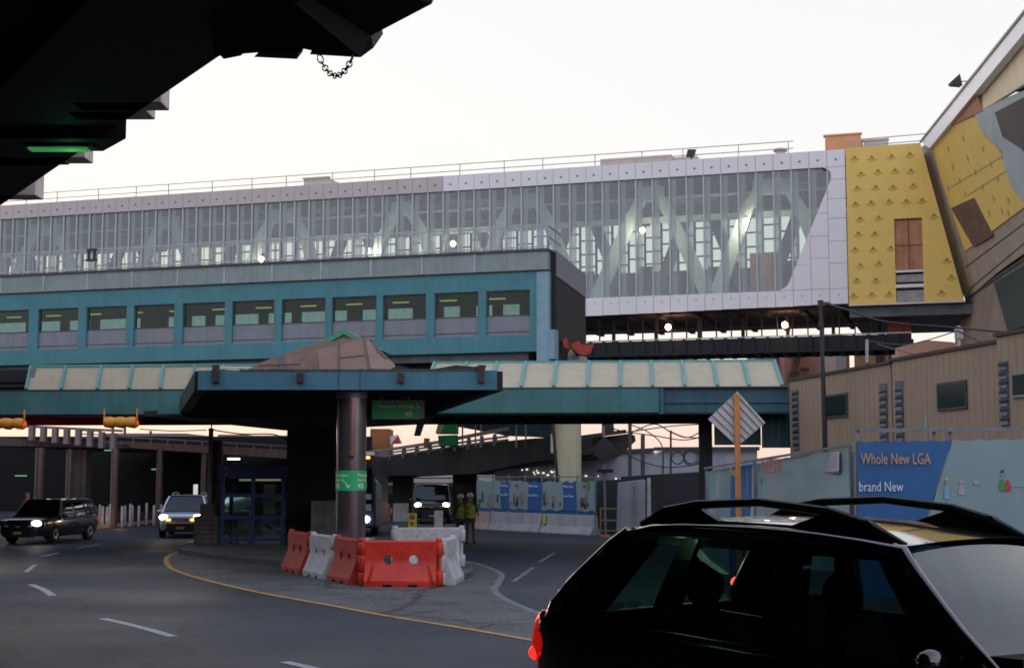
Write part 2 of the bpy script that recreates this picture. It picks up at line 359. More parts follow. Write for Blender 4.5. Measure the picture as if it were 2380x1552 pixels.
for k, (a, b, wd) in enumerate((((72, 1358), (122, 1384), .17), ((238, 1437), (402, 1479), .17), ((660, 1538), (790, 1572), .17), ((60, 1329), (82, 1312), .13), ((96, 1293), (135, 1285), .13), ((178, 1274), (235, 1263), .13), ((1192, 1352), (1240, 1318), .12), ((1254, 1306), (1290, 1284), .12))):
    p, q = gr(*a), gr(*b); mid = (p+q)/2; mid.x += .06 if k < 3 else 0
    struct('lane_marking', strip(smooth_pts([p, mid, q], 4), wd, .008), white_line if k < 6 else faint_line)
# raised island with a kerb
isl = smooth_pts(G([(640, 1262), (520, 1262), (440, 1270), (414, 1281), (430, 1288), (520, 1300), (620, 1312), (700, 1322), (800, 1345), (940, 1352), (1050, 1352), (1100, 1335), (1075, 1310), (1010, 1290), (900, 1270), (760, 1258), (640, 1262)]), 4)[:-1]
m = MB(); m.hexa([Vector((p.x, p.y, 0)) for p in isl], [Vector((p.x, p.y, .12)) for p in isl]); struct('traffic_island_pavement', m, worn)
m = MB(); n = len(isl); cen = sum((p for p in isl), Vector())/n
inn = [p+(cen-p).normalized()*.18 for p in isl]; outr = [p+(p-cen).normalized()*.01 for p in isl]
for i in range(n):
    j = (i+1) % n; b = [outr[i], outr[j], inn[j], inn[i]]
    m.hexa([Vector((p.x, p.y, 0)) for p in b], [Vector((p.x, p.y, .135)) for p in b])
struct('kerb', m, kerbm)
# ================================================================ overpass above the camera (top left)
E0 = Vector((-3.46, 16.43, 7.5)); E1 = Vector((-9.46, 25.93, 7.5)); ed = (E1-E0).normalized(); en = Vector((ed.y*-1, ed.x, 0)); en = -en if en.x > 0 else en
ov = thing('road_overpass', 'dark shaded road overpass overhead, seen from underneath with stepped concrete edge blocks', 'overpass', (E0.x, E0.y, 7.5))
m = MB(); A = E0-ed*45; B = E0+ed*60  # deck stretched far out of view to darken car reflections and the near road
m.slab([A, B, B+en*62, A+en*62], (0, 0, .5)); part('deck', m, shade_black, ov, w=True)
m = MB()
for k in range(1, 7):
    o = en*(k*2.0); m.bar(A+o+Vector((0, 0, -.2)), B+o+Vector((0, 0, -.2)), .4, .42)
part('girder', m, shade_black, ov, w=True)
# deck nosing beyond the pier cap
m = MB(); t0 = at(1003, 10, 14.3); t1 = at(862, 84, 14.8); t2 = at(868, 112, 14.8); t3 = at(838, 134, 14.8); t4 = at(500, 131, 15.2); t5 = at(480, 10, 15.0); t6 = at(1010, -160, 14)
m.slab([t0, t1, t2, t3, at(720, 127, 15), at(724, 118, 15), at(705, 114, 15), t4, t5, at(480, -160, 14), t6], (0, 1.1, .5)); part('pier_cap', m, shade_black, ov, w=True)
m = MB(); m.slab([at(590, 133, 15), at(690, 138, 15), at(694, 124, 15), at(640, 122, 15), at(600, 124, 15)], (0, .4, .2)); m.slab([at(510, 128, 15), at(520, 138, 15), at(560, 130, 15)], (0, .3, .15)); part('bracket', m, shade_black, ov, w=True)
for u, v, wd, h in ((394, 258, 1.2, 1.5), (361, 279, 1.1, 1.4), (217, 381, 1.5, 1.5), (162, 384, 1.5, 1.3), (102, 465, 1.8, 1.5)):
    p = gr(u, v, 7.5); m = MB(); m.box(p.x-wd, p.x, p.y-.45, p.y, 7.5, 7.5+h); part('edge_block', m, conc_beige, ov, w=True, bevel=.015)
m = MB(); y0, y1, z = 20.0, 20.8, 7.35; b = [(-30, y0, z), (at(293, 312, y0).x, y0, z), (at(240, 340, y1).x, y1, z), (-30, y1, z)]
m.hexa(b, [(p[0], p[1], 8.3) for p in b]); part('cross_beam', m, shade_black, ov, w=True)
# lit lamp under that beam
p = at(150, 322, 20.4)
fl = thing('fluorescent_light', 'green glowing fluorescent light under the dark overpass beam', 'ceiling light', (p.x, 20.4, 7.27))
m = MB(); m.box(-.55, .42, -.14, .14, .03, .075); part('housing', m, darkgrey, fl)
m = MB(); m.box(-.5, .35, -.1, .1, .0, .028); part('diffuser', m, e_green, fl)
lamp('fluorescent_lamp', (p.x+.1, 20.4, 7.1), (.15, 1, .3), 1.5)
# chain
m = MB(); P = []
for i in range(15):
    t = i/14; u = 742+78*t; v = 131+46*math.sin(math.pi*t)**.8; P.append(at(u, v, 14.7))
for i in range(14):
    a, b = P[i], P[i+1]; d = (b-a); c = (a+b)/2; L_ = d.length*.72; d.normalize(); s1 = Vector((0, 1, 0)) if i % 2 else d.cross(Vector((0, 1, 0))).normalized()
    ring = [c+d*(L_*math.cos(t))+s1*(.03*math.sin(t)) for t in [2*math.pi*k/10 for k in range(11)]]
    m.tube(ring, .008, 6, caps=False)
single('hanging_chain', m, blackm, 'short black chain hanging in a loop below the overpass pier cap', 'chain', smooth=True)
# ================================================================ teal pedestrian bridge
PH = math.radians(-17.5); TO = Vector((1.56, 60, 7.71))
tb = thing('footbridge', 'enclosed teal pedestrian bridge with a row of square windows and grey roof fascia', 'footbridge', TO, PH)
Ti = ROOT[tb].inverted(); TN = Vector((-math.sin(PH), math.cos(PH), 0))
tl = lambda u, v: Ti @ onp(u, v, TO, TN)
TL = -46.0; ZT = 12.08-7.71; z_f = 11.12-7.71; z_w1 = 10.36-7.71; z_g = 9.30-7.71; z_s = 8.42-7.71
wu = [(1130, 1232), (1010, 1112), (890, 990), (772, 875), (655, 757), (540, 638), (425, 523), (312, 406), (202, 295), (90, 183), (-22, 68)]
wx = []
for a, b in wu: wx.append((tl(a, 700).x, tl(b, 700).x))
while wx[-1][0] > TL+3: wx.append((wx[-1][0]-2.42, wx[-1][1]-2.42))
m = MB(); cx = tl(1248, 700).x
m.box(TL, cx, 0, .3, z_w1, z_f); m.box(TL, cx, 0, .3, 0, z_s); xr = cx
for a, b in wx:
    m.box(b, xr, 0, .3, z_s, z_w1); xr = a
m.box(TL, xr, 0, .3, z_s, z_w1); part('wall', m, teal, tb)
m = MB(); m.box(TL, 0, -.12, .3, z_f+.06, ZT-.1); part('roof_fascia', m, fascia_grey, tb)
m = MB(); m.box(TL, .05, -.2, .5, ZT-.1, ZT); m.box(TL, 0, -.03, .3, z_f+.001, z_f+.06); part('coping', m, darkgrey, tb)
m = MB(); x = -3.3
while x > TL: m.box(x-.04, x+.04, -.14, -.12, z_f+.07, ZT-.12); x -= 2.42
part('fascia_joint', m, galv, tb)
for i, (a, b) in enumerate(wx):
    f = MB(); f.box(a, b, .10, .17, z_s, z_g-.04); f.box(a, b, .05, .10, z_s+.17, z_s+.20); f.box(a+.01, b-.01, .03, .1, z_s, z_s+.03)
    sp_ = part('spandrel_panel', f, spandrel, tb)
    f = MB(); t = .06; f.box(a, a+t, .08, .2, z_g, z_w1); f.box(b-t, b, .08, .2, z_g, z_w1); f.box(a+t, b-t, .08, .2, z_w1-t, z_w1); f.box(a+t, b-t, .08, .2, z_g-.04, z_g)
    fr = part('window', f, darkgrey, tb)
    f = MB(); f.box(a+t, b-t, .14, .15, z_g, z_w1-t); part('pane', f, g_teal, fr)
# interior, far wall with openings, ceiling lights
m = MB(); m.box(TL, -1.0, .3, 8.4, z_f+.15, ZT-.2); m.box(TL, -1.0, .3, 8.4, -.35, .0); part('floor_and_ceiling', m, inside_dark, tb)
m = MB(); m.box(TL, -.9, 8.4, 8.6, -.2, 2.2); m.box(TL, -.9, 8.4, 8.6, 3.1, z_f+.3); x = -.9
while x > TL:
    wd = R.choice((.5, .8, 1.6)); m.box(x-wd, x, 8.4, 8.6, 2.2, 3.1); x -= wd+R.choice((.9, 1.4, 2.0, 2.6))
m.box(TL, TL+.2, .3, 8.4, -.3, z_f+.3); part('far_wall', m, inside_dark, tb)
for i in range(17):
    f = MB(); x = -1.5-2.42*i; f.box(x-.45, x+.35, 5.0, 5.15, 2.93, 2.98); part('ceiling_tube', f, e_tube, tb)
# corner column and end wall
m = MB(); m.box(cx, .02, -.06, .5, -.45, z_f-.02); m.box(.02, .28, -.06, .5, -.35, .9); part('corner_column', m, M('pale_blue_cladding', (.20, .33, .40), .6, var=.15, scale=2, streak=.4, dirt=(.1, .18, .24)), tb)
sk_ = lambda y: -.095*(y-.5)
def skewbox(m, a, b, y0, y1, z0, z1): m.hexa([(sk_(y0)+a, y0, z0), (sk_(y0)+b, y0, z0), (sk_(y1)+b, y1, z0), (sk_(y1)+a, y1, z0)], [(sk_(y0)+a, y0, z1), (sk_(y0)+b, y0, z1), (sk_(y1)+b, y1, z1), (sk_(y1)+a, y1, z1)])
m = MB(); skewbox(m, .0, .12, .52, 8.6, -.5, ZT-1.1)
for i in range(40): y = .6+.2*i; skewbox(m, .12, .17, y, y+.1, -.5, ZT-1.1)
part('end_wall', m, brown_wall, tb)
m = MB(); m.box(-.02, .2, .3, .52, .9, ZT-.1); part('edge_strip', m, shade_black, tb)
m = MB(); skewbox(m, .0, .2, .52, 8.6, ZT-1.1, ZT); part('end_fascia', m, spandrel, tb)
m = MB(); m.box(TL, -.85, .5, 8.5, ZT-.15, ZT-.04); part('roof', m, darkgrey, tb)
m = MB()
for y in (1.0, 4.2, 7.4): m.box(TL, -.6, y, y+.5, -1.0, -.36)
part('floor_beam', m, shade_black, tb)
m = MB()
for z in (.12, 1.02): m.bar((TL, .1, ZT+z), (-.05, .1, ZT+z), .05)
x = -.1
while x > TL: m.bar((x, .1, ZT), (x, .1, ZT+1.0), .03); x -= .3
m.bar((-.05, .1, ZT+1.02), (-.2, 2.6, ZT+1.02), .05); m.bar((-.05, .1, ZT+.55), (-.2, 2.6, ZT+.55), .04); m.bar((-.2, 2.6, ZT), (-.2, 2.6, ZT+1.02), .05)
part('roof_railing', m, galv, tb)
q = tl(205, 605); q2 = tl(219, 580)
m = MB()
for x in (q.x, q2.x): m.box(x-.05, x+.05, -.02, .08, q.z, q2.z)
for z in (q.z, q2.z): m.box(q.x-.1, q2.x+.1, -.02, .08, z-.05, z+.05)
single('black_box_frame', m.xf(ROOT[tb]), blackm, 'small black rectangular frame fixed to the railing on the teal bridge roof', 'frame')
# round concrete stair drum and the orange machine by the bridge corner
dr = at(1300, 830, 64); m = MB(); prof = [(.5, dr.z-.75), (1.25, dr.z-.7), (1.25, dr.z-.35), (1.2, dr.z-.05), (1.0, dr.z+.2), (.55, dr.z+.38), (.02, dr.z+.42)]
m.lathe(prof, (dr.x+.1, 64.5, 0), 28); single('concrete_drum', m, conc, 'rounded grey concrete pier top under the corner of the teal bridge', 'pier', smooth=True)
m = MB(); m.box(dr.x-2.2, dr.x-1.3, 63.2, 63.6, dr.z-.05, dr.z+.1); m.slab([at(1212, 838, 62.6), at(1222, 831, 62.6), at(1248, 840, 62.6), at(1246, 843, 62.6)], (0, .3, 0)); single('yellow_lamp_cover', m, EM('dim_yellow_lamp', (.9, .7, .25), .5), 'pale yellow glowing lamp cover beneath the teal bridge corner', 'lamp')
m = MB(); D = 61.3; m.slab([at(u, v, D) for u, v in ((1306, 790), (1316, 783), (1323, 800), (1324, 812), (1312, 808))], (0, .5, 0)); m.slab([at(u, v, D) for u, v in ((1328, 798), (1345, 792), (1352, 800), (1380, 799), (1374, 818), (1362, 826), (1345, 822), (1330, 810))], (0, .7, 0)); m.bar(at(1315, 806, D+.2), at(1335, 806, D+.2), .12)
m.bar(at(1345, 815, D+.9), at(1345, 815, D+3), .3)
single('orange_netting', m, M('orange_safety_net', (.38, .05, .02), .7, var=.4, scale=6), 'crumpled bright orange safety netting at the end of the teal bridge', 'netting')
# ================================================================ glazed white skybridge
PS = math.radians(-17.6); SO = Vector((20.24, 85, 12.7))
sb = thing('skybridge', 'long glazed white airport skybridge with slanting glass end and diagonal trusses inside', 'skybridge', SO, PS)
Si = ROOT[sb].inverted(); SN = Vector((-math.sin(PS), math.cos(PS), 0))
sl_ = lambda u, v, off=0: Si @ onp(u, v, SO+SN*off, SN)
ZS = 9.44; SLN = -84.0; gt = sl_(1700, 403).z; gb = sl_(1700, 680).z
XR = sl_(1967, 500).x; md = 1.085
ga = sl_(1943, 392).x; gbx = sl_(1826, 668).x     # slanting end of the glass
def edge(z):  # x of the glass edge at height z
    r = .9; t = (z-gb)/(gt-gb); x = gbx+(ga-gbx)*t
    if z > gt-r: k = (z-(gt-r))/r; x = x-.95*(1-math.sqrt(max(0, 1-k*k)))
    if z < gb+.5: k = ((gb+.5)-z)/.5; x = x-.5*(1-math.sqrt(max(0, 1-k*k)))
    return x
nb = int((XR-SLN)/md)
bx = [XR-md*i for i in range(nb+1)]
xw = sl_(1030, 430).x
for mat_, nm, lo, hi in ((white_clad, 'top_cladding', xw, 99), (beige_clad, 'primed_cladding', -99, xw)):
    m = MB(); k = MB()
    for i in range(nb):
        a, b = bx[i+1], bx[i]
        if not (lo <= (a+b)/2 < hi): continue
        m.box(a+.012, b-.012, 0, .12, gt+.012, ZS); k.box((a+b)/2-.07, (a+b)/2+.05, -.03, 0, gt+.42, gt+.50)
    o = part(nm, m, mat_, sb); part('fixing_hook', k, darkgrey, o)
m = MB(); k = MB()
for i in range(nb):
    a, b = bx[i+1], bx[i]; m.box(a+.012, b-.012, 0, .12, max(-.30, -.0147*(XR-b)), gb-.012); k.box((a+b)/2-.05, (a+b)/2+.04, -.02, 0, .52, .58)
o = part('bottom_cladding', m, white_clad, sb); part('fixing_hook', k, greytrim, o)
# white end panels right of the slanting glass
m = MB(); nz = 40; prev = None
for i in range(8):
    a, b = bx[i+1]+.012, bx[i]-.012; zz = [gb+(gt-gb)*j/nz for j in range(nz+1)]; run = []
    step = [gb, gb+1.55, gb+2.9, gb+4.3, gb+5.5, gb+6.7, gt]; step = [s+(.35 if (i % 2 and gb < s < gt) else 0) for s in step]
    for s in range(6):
        z0, z1 = step[s]+.012, step[s+1]-.012; n_ = 10
        zs = [z0+(z1-z0)*j/n_ for j in range(n_+1)]; lft = [max(a, min(b, edge(min(max(z, gb), gt)))) for z in zs]
        if max(b-l for l in lft) < .02: continue
        for j in range(n_):
            if b-lft[j] < .01 and b-lft[j+1] < .01: continue
            m.hexa([(lft[j], 0, zs[j]), (b, 0, zs[j]), (b, .12, zs[j]), (lft[j], .12, zs[j])], [(lft[j+1], 0, zs[j+1]), (b, 0, zs[j+1]), (b, .12, zs[j+1]), (lft[j+1], .12, zs[j+1])])
part('end_cladding', m, white_clad, sb)
m = MB(); m.box(SLN, XR, .13, .2, gt, ZS); m.box(SLN, XR, .13, .2, 0, gb); part('backing_rail', m, darkgrey, sb)
for i in range(nb):
    a, b = bx[i+1], bx[i]
    if b < edge(gb): pts = [(a, gb), (b, gb), (b, gt), (a, gt)]
    else:
        zz = [gb+(gt-gb)*j/24 for j in range(25)]; pts = [(a, gb)] if edge(gb) > a else []
        lft = [(min(b, edge(z)), z) for z in zz if edge(z) > a+.01]
        if len(lft) < 3: continue
        pts = [(a, lft[0][1])]+lft+[(a, lft[-1][1])]
    f = MB(); f.slab([(p[0], .16, p[1]) for p in pts], (0, .012, 0)); part('glass_panel', f, g_sky, sb)
    if a < edge(gt-.5):
        zl = gb
        if a > edge(gb): zl = gb+(gt-gb)*(a-gbx)/(ga-gbx)
        f = MB(); f.box(a-.05, a+.05, .05, .15, zl+.01, gt-.01); mu_ = part('mullion', f, fin, sb); f = MB(); f.box(a+.05, a+.42, .175, .185, zl+.01, gt-.01); part('frosted_strip', f, g_fin, mu_)
# inside: floor, ceiling, far wall
WD = 12.0
m = MB(); m.box(SLN, XR-.3, .25, WD, -.05, .9); part('floor', m, inside_dark, sb)
m = MB(); m.box(SLN, XR-.1, .25, WD, ZS-.5, ZS-.1); part('roof', m, inside_grey, sb)
ws, wt = 16.85-12.7, 20.75-12.7
m = MB(); m.box(SLN, XR-.1, WD, WD+.3, 0, ws); m.box(SLN, XR-.1, WD, WD+.3, wt, ZS-.1); m.box(-3.4, XR-.1, WD, WD+.3, ws, wt)
x = -4
while x > SLN:
    wd = R.choice((.5, .9, 1.4)); m.box(x-wd, x, WD, WD+.25, ws, ws+R.uniform(.1, .5)); x -= wd+R.uniform(2, 5)
x = -6
while x > SLN: wd = R.uniform(.3, 1.6); m.box(x-wd, x, WD, WD+.2, wt-R.uniform(.1, .6), wt); x -= wd+R.uniform(1.5, 5)
m.box(SLN, SLN+.3, .3, WD, -.1, ZS-.2); part('far_wall', m, inside_grey, sb)
m = MB(); x = -4.2; i = 0
while x > SLN:
    m.box(x-.07, x+.07, WD-.2, WD, ws, wt)
    for z in ((.9, 1.9, 2.9) if i % 2 else (.5, 1.4, 2.4)): m.box(x-1.2+.07, x-.07, WD-.2, WD-.05, ws+z, ws+z+.1)
    if i % 3 == 0: m.box(x-.5, x-.42, WD-.25, WD-.2, ws, wt)
    x -= 1.2; i += 1
part('far_mullion', m, inside_dark, sb)
m = MB()
for i in range(150):   # ducts, cable trays and hangers under the roof
    x = R.uniform(-62, -2); z = R.uniform(wt-.6, ZS-.7); L_ = R.uniform(.8, 5); m.box(x-L_, x, R.uniform(3, 11), 11.5, z, z+R.uniform(.04, .12))
part('ceiling_services', m, M('pale_ducts', (.42, .44, .46), .5, var=.3), sb)
m = MB(); m.box(SLN, XR-.2, 3.2, 3.35, gt-2.3, gt-1.9); m.box(SLN, XR-.2, 2.4, 2.5, gt-.9, gt-.75); part('ceiling_beam', m, steelpale, sb)
# diagonal trusses
apx = [(-170, 510), (105, 500), (385, 487), (655, 470), (935, 455), (1217, 437), (1510, 410), (1795, 400)]
ax = [sl_(u, v, 1.6).x for u, v in apx]; sp0 = (ax[-1]-ax[1])/6
for j, X in enumerate(ax):
    f = MB(); t = .62; yy = 1.6; ap = .85 if j % 2 == 0 else 1.25; zt = gt-.35; hb = sp0*.42
    f.box(X-ap, X+ap, yy, yy+.5, zt-.75, zt+.2)
    for s in (-1, 1):
        f.slab([(X+s*(ap-.05), yy+.05, zt-.3), (X+s*(ap+.75), yy+.05, zt-1.6), (X+s*(ap+.35), yy+.05, zt-2.4), (X+s*(ap-.55), yy+.05, zt-.75)], (0, .4, 0))
        f.slab([(X+s*(ap+.7), yy+.02, zt-1.5), (X+s*(hb+.45), yy+.02, .95), (X+s*(hb-.55), yy+.02, .95), (X+s*(ap-.1), yy+.02, zt-1.5)], (0, .46, 0))
    part('truss_frame', f, steelpale, sb)
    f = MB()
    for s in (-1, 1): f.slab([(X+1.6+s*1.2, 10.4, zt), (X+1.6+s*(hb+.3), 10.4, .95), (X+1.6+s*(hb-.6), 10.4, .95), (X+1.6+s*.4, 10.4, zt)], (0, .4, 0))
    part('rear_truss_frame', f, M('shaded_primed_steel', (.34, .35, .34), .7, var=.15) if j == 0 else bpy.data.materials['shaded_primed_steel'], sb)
m = MB()
for i in range(13):
    x = R.uniform(-62, -5); wd = R.uniform(.3, 1.8); m.box(x-wd, x, R.uniform(7, 9), 9.5, .9, .9+R.uniform(1.2, 2.6))
part('stored_material', m, inside_grey, sb)
m = MB(); q = sl_(1768, 600, 4); m.box(q.x-.7, q.x+.7, 4, 5.2, .9, q.z+.35); q = sl_(1720, 430, 4); m.box(q.x-.55, q.x+.5, 4, 4.3, q.z-1.9, q.z+.5)
single('crate_stack', m.xf(ROOT[sb]), ply, 'dim reddish boards stacked inside the glass near the slanting end', 'boards')
for u, v in ((608, 602), (858, 583), (1053, 566), (1493, 535), (1733, 513)):
    p = onp(u, v, SO+SN*.9, SN); lamp('work_lamp_light', p+Vector((0, 0, -.3)), (1, .90, .76), 150, .15); t = thing('bulb_lamp', 'x', 'lamp', p, 0, 'glowing work lamps along the skybridge glass')
    t['label'] = {608: 'leftmost glowing lamp above the teal bridge railing', 858: 'glowing lamp second from left along the skybridge glass', 1053: 'glowing lamp in front of a truss leg above the middle of the teal bridge', 1493: 'glowing lamp in front of the large truss right of the teal bridge', 1733: 'highest glowing lamp near the slanted end of the skybridge'}[u]
    f = MB(); f.ell((0, 0, 0), .19, .19, .2); part('bulb', f, e_warm, t, smooth=True)
    f = MB(); f.lathe([(.05, .17), (.09, .2), (.09, .3), (.04, .33)], n=10); f.bar((0, 0, .3), SN*.8+Vector((0, 0, .3)), .03); part('fitting', f, blackm, t)
# roof railing and things on the roof
m = MB(); rt = ZS
for z in (.5, .95): m.bar((SLN, 1.0, rt+z), (XR-3.2, 1.0, rt+z), .05)
x = -3.5; i = 0
while x > SLN: m.bar((x, 1.0, rt-.1), (x, 1.0, rt+.95), .05); x -= 3.1+.5*math.sin(i*2.1); i += 1
for z in (.35, .75): m.bar((XR, 1.0, rt+z), (XR+5.6, 1.0, rt+z+.1), .05)
m.bar((XR+2.5, 1, rt), (XR+2.5, 1, rt+.8), .05); part('roof_railing', m, M('hazy_steel', (.42, .41, .43), .5, var=.1), sb)
def roofbox(u0, u1, v0, v1, off, dep, mat_, lab, cat, nm, extra=None):
    a, b = sl_(u0, v1, off), sl_(u1, v0, off); z0 = ZS-.1; m = MB(); m.box(a.x, b.x, off, off+dep, z0, b.z)
    if extra: extra(m, a, b, off)
    return single(nm, m.xf(ROOT[sb]), mat_, lab, cat)
pinkbox = M('pinkish_unit', (.62, .50, .44), .6, var=.08)
def lid(m, a, b, o): m.box(a.x-.1, b.x+.1, o-.06, o+.3, b.z, b.z+.1)
roofbox(1918, 1999, 312, 348, 1.5, 3, M('orange_plywood_box', (.72, .33, .15), .7, var=.08, streak=.2), 'orange plywood box on the skybridge roof above the yellow wall', 'box', 'rooftop_box', lid)
def seams(m, a, b, o):
    for k in range(5): x = a.x+(b.x-a.x)*(k+.5)/5; m.box(x-.04, x+.04, o-.05, o, ZS-.1, b.z-.1)
    m.box(a.x-1.6, a.x, o+.3, o+2, ZS-.1, b.z-.35); m.box(b.x, b.x+1.6, o+.5, o+2, ZS-.1, b.z-.1)
roofbox(1395, 1560, 359, 390, 2.5, 3, pinkbox, 'long pinkish equipment unit on the skybridge roof', 'rooftop unit', 'rooftop_unit', seams)
roofbox(706, 762, 413, 436, 2.5, 2, pinkbox, 'small beige unit behind the roof railing at the left of the skybridge', 'rooftop unit', 'rooftop_unit', lid)
roofbox(2008, 2062, 325, 345, 3, 2, pinkbox, 'low pale unit on the roof right of the orange box', 'rooftop unit', 'rooftop_unit', lid)
q = sl_(1812, 357, 2); m = MB(); m.lathe([(.75, 0), (.7, .2), (.35, .55), (.3, .75), (.45, .78), (.45, .9), (.05, .95)], (q.x, 2.4, ZS-.1), 16); single('roof_vent', m.xf(ROOT[sb]), pinkbox, 'small round topped vent on the skybridge roof', 'vent', smooth=True)
q = sl_(1607, 372, .6)
t = thing('floodlight', 'small black floodlight on the skybridge roof edge', 'floodlight', ROOT[sb] @ Vector((q.x, .6, ZS)), PS)
f = MB(); f.bar((0, 0, 0), (0, 0, .5), .08); part('bracket', f, blackm, t); f = MB(); f.hexa([(-.3, -.25, .25), (.15, -.25, .2), (.15, .1, .25), (-.3, .1, .3)], [(-.2, -.2, .75), (.3, -.2, .72), (.3, .15, .75), (-.2, .15, .8)]); part('lamp_head', f, blackm, t)
# underside, red girder and black catwalk below
m = MB(); m.box(SLN, XR+7, .4, WD, -.25, -.06)
for i in range(30): x = XR+6-2.2*i; m.box(x-.15, x+.15, .5, WD, -.40, -.25)
part('underside', m, shade_black, sb)
m = MB(); q = sl_(1700, 772, WD-1); m.box(SLN, XR+4.5, WD-1.2, WD-.9, q.z+.15, -.3); part('red_girder', m, redoxide, sb)
ct = thing('catwalk', 'black steel catwalk slung below the skybridge', 'catwalk', SO, PS)
za = sl_(1700, 787, 1).z; zb = sl_(1700, 822, 1).z; xe = sl_(2118, 760, 1).x; xs_ = sl_(1280, 760, 1).x
m = MB(); m.box(xs_, xe, .9, 1.1, zb+.08, za); m.box(xs_, xe, 4.6, 4.8, zb, za)
for i in range(26):
    x = xs_+(xe-xs_)*i/26; m.box(x, x+.2, .8, .9, zb, za+.02)
    m.box(x, x+.25, 1.1, 4.6, zb-.05, zb+.25)
m.box(xs_, xe, 1.1, 4.6, zb+.25, zb+.4); m.box(xs_, xe, .7, 1.2, zb-.02, zb+.07); part('deck', m, shade_black, ct)
m = MB(); m.box(xs_, xe, .85, .95, za+.03, za+.1); part('toe_rail', m, galv, ct)
m = MB()
for i in range(24):
    x = xs_+(xe-xs_)*(i+.5)/24; m.box(x-.04, x+.04, .88, .96, za+.1, -.3)
    if i % 3 == 0: m.box(x+.3, x+.5, 3, 3.2, za, -.3)
m.box(xs_, xe, .86, .92, za+.62, za+.67); part('hanger', m, shade_black, ct)
m = MB(); a, b = sl_(2060, 758, 3), sl_(2116, 732, 3); m.box(a.x, b.x, 3, 3.15, za+.15, b.z); single('red_panel', m.xf(ROOT[sb]), M('salmon_panel', (.42, .10, .08), .7, var=.12), 'faded red board standing on the catwalk below the yellow wall', 'board')
for u, v, lb in ((1553, 760, 'left glowing lamp hanging under the skybridge over the catwalk'), (1824, 755, 'right glowing lamp hanging under the skybridge over the catwalk')):
    p = onp(u, v, SO-SN*.1, SN); t = thing('bulb_lamp', lb, 'lamp', p, 0, 'lamps below the skybridge')
    f = MB(); f.ell((0, 0, 0), .19, .19, .2); part('bulb', f, e_warm, t, smooth=True); f = MB(); f.bar((0, 0, .18), SN*.8+Vector((0, 0, 1.0)), .04); part('cord', f, blackm, t)
    lamp('lamp_light', p+SN*1.2+Vector((0, 0, -.1)), (1, .5, .25), 160)
# ================================================================ yellow connector at the right end
yc = thing('yellow_connector', 'terminal connector covered in printed yellow sheathing board with a boarded door', 'building', SO+Vector((XR, 0, 0)), PS)
Yi = ROOT[yc].inverted()
yl = lambda u, v, off=0: Yi @ onp(u, v, SO+SN*off, SN)
yp = [yl(u, v) for u, v in ((1969, 349), (2140, 336), (2241, 699), (1973, 706))]
dl, dr_ = yl(2078, 509), yl(2146, 625); zb_, zt_ = yl(2110, 700).z, dl.z
def sx(z): t = (z-yp[2].z)/(yp[1].z-yp[2].z); return yp[2].x+(yp[1].x-yp[2].x)*t
x0 = .04
m = MB()
def yq(a, b): m.slab([(a[0], 0, a[1]), (b[0], 0, a[1]), (b[1] if len(b) > 2 else b[0], 0, b[-1]), (a[0], 0, b[-1])], (0, .25, 0))
zB, zT = yp[3].z, yp[1].z+.1
m.slab([(x0, 0, zB), (dl.x, 0, zB), (dl.x, 0, zT), (x0, 0, zT)], (0, .25, 0))
m.slab([(dl.x, 0, zt_), (dr_.x, 0, zt_), (dr_.x, 0, zT), (dl.x, 0, zT)], (0, .25, 0))
m.slab([(dr_.x, 0, zB), (sx(zB), 0, zB), (sx(zT), 0, zT), (dr_.x, 0, zT)], (0, .25, 0)); part('sheathing_wall', m, sheath, yc)
m = MB(); row = 0; z = zB+.35
while z < zT-.3:
    x = .2+.55*(row*.37 % 1)
    while x < sx(z)-.5:
        if not (dl.x-.35 < x < dr_.x+.3 and z < zt_+.35):
            jx, jz = R.uniform(-.06, .06), R.uniform(-.05, .05); X, Z = x+jx, z+jz
            m.slab([(X, -.004, Z+.1), (X+.17, -.004, Z+.3), (X+.34, -.004, Z+.1)], (0, .003, 0)); m.box(X-.12, X+.45, -.004, -.001, Z, Z+.05); m.box(X-.02, X+.3, -.004, -.001, Z-.1, Z-.07)
        x += 1.07 if row % 2 else 1.0
    z += .93; row += 1
part('printed_marks', m, sheath_mark, yc)
m = MB(); m.box(dl.x, dr_.x, .12, .2, dr_.z, zt_)
part('boarded_door', m, ply, yc)
m = MB()
mx_ = (dl.x+dr_.x)/2; m.box(mx_-.03, mx_+.03, .09, .12, dr_.z, zt_); zc = dr_.z+(zt_-dr_.z)*.48; m.box(dl.x, dr_.x, .1, .118, zc-.03, zc+.03); m.box(dl.x, dr_.x, .06, .12, zt_-.08, zt_); part('door_batten', m, ply_brown, yc)
m = MB(); h = dr_.z-zb_
for f0, f1 in ((.0, .35), (.42, .55), (.62, .85), (.93, 1.0)): m.box(dl.x, dr_.x, .14, .2, zb_+h*f0, zb_+h*f1)
part('louvre_panel', m, M('grey_louvre', (.3, .29, .28), .6, var=.3, scale=3), yc)
m = MB(); m.box(dl.x, dr_.x, .22, .25, zb_, dr_.z); part('louvre_shade', m, shade_black, yc)
m = MB(); m.box(dl.x, dr_.x, .0, .12, zb_+h*.44, zb_+h*.54); m.box(dl.x, dr_.x, .0, .12, zb_+h*.92, zb_+h*.985); part('cross_rail', m, white_clad, yc)
m = MB(); m.box(x0, sx(zB)+.05, -.1, .3, zB-.14, zB-.02); part('base_trim', m, M('warm_white_trim', (.66, .55, .46), .5, var=.05), yc)
m = MB(); m.box(x0, sx(zT), .26, 11.5, zT-.25, zT-.15); m.box(x0, sx(zB)+.5, .31, 11.5, zB-.8, zB-.2); m.box(0, sx(zB), 6, 6.2, zB-.2, zT-.26); part('core', m, inside_dark, yc)
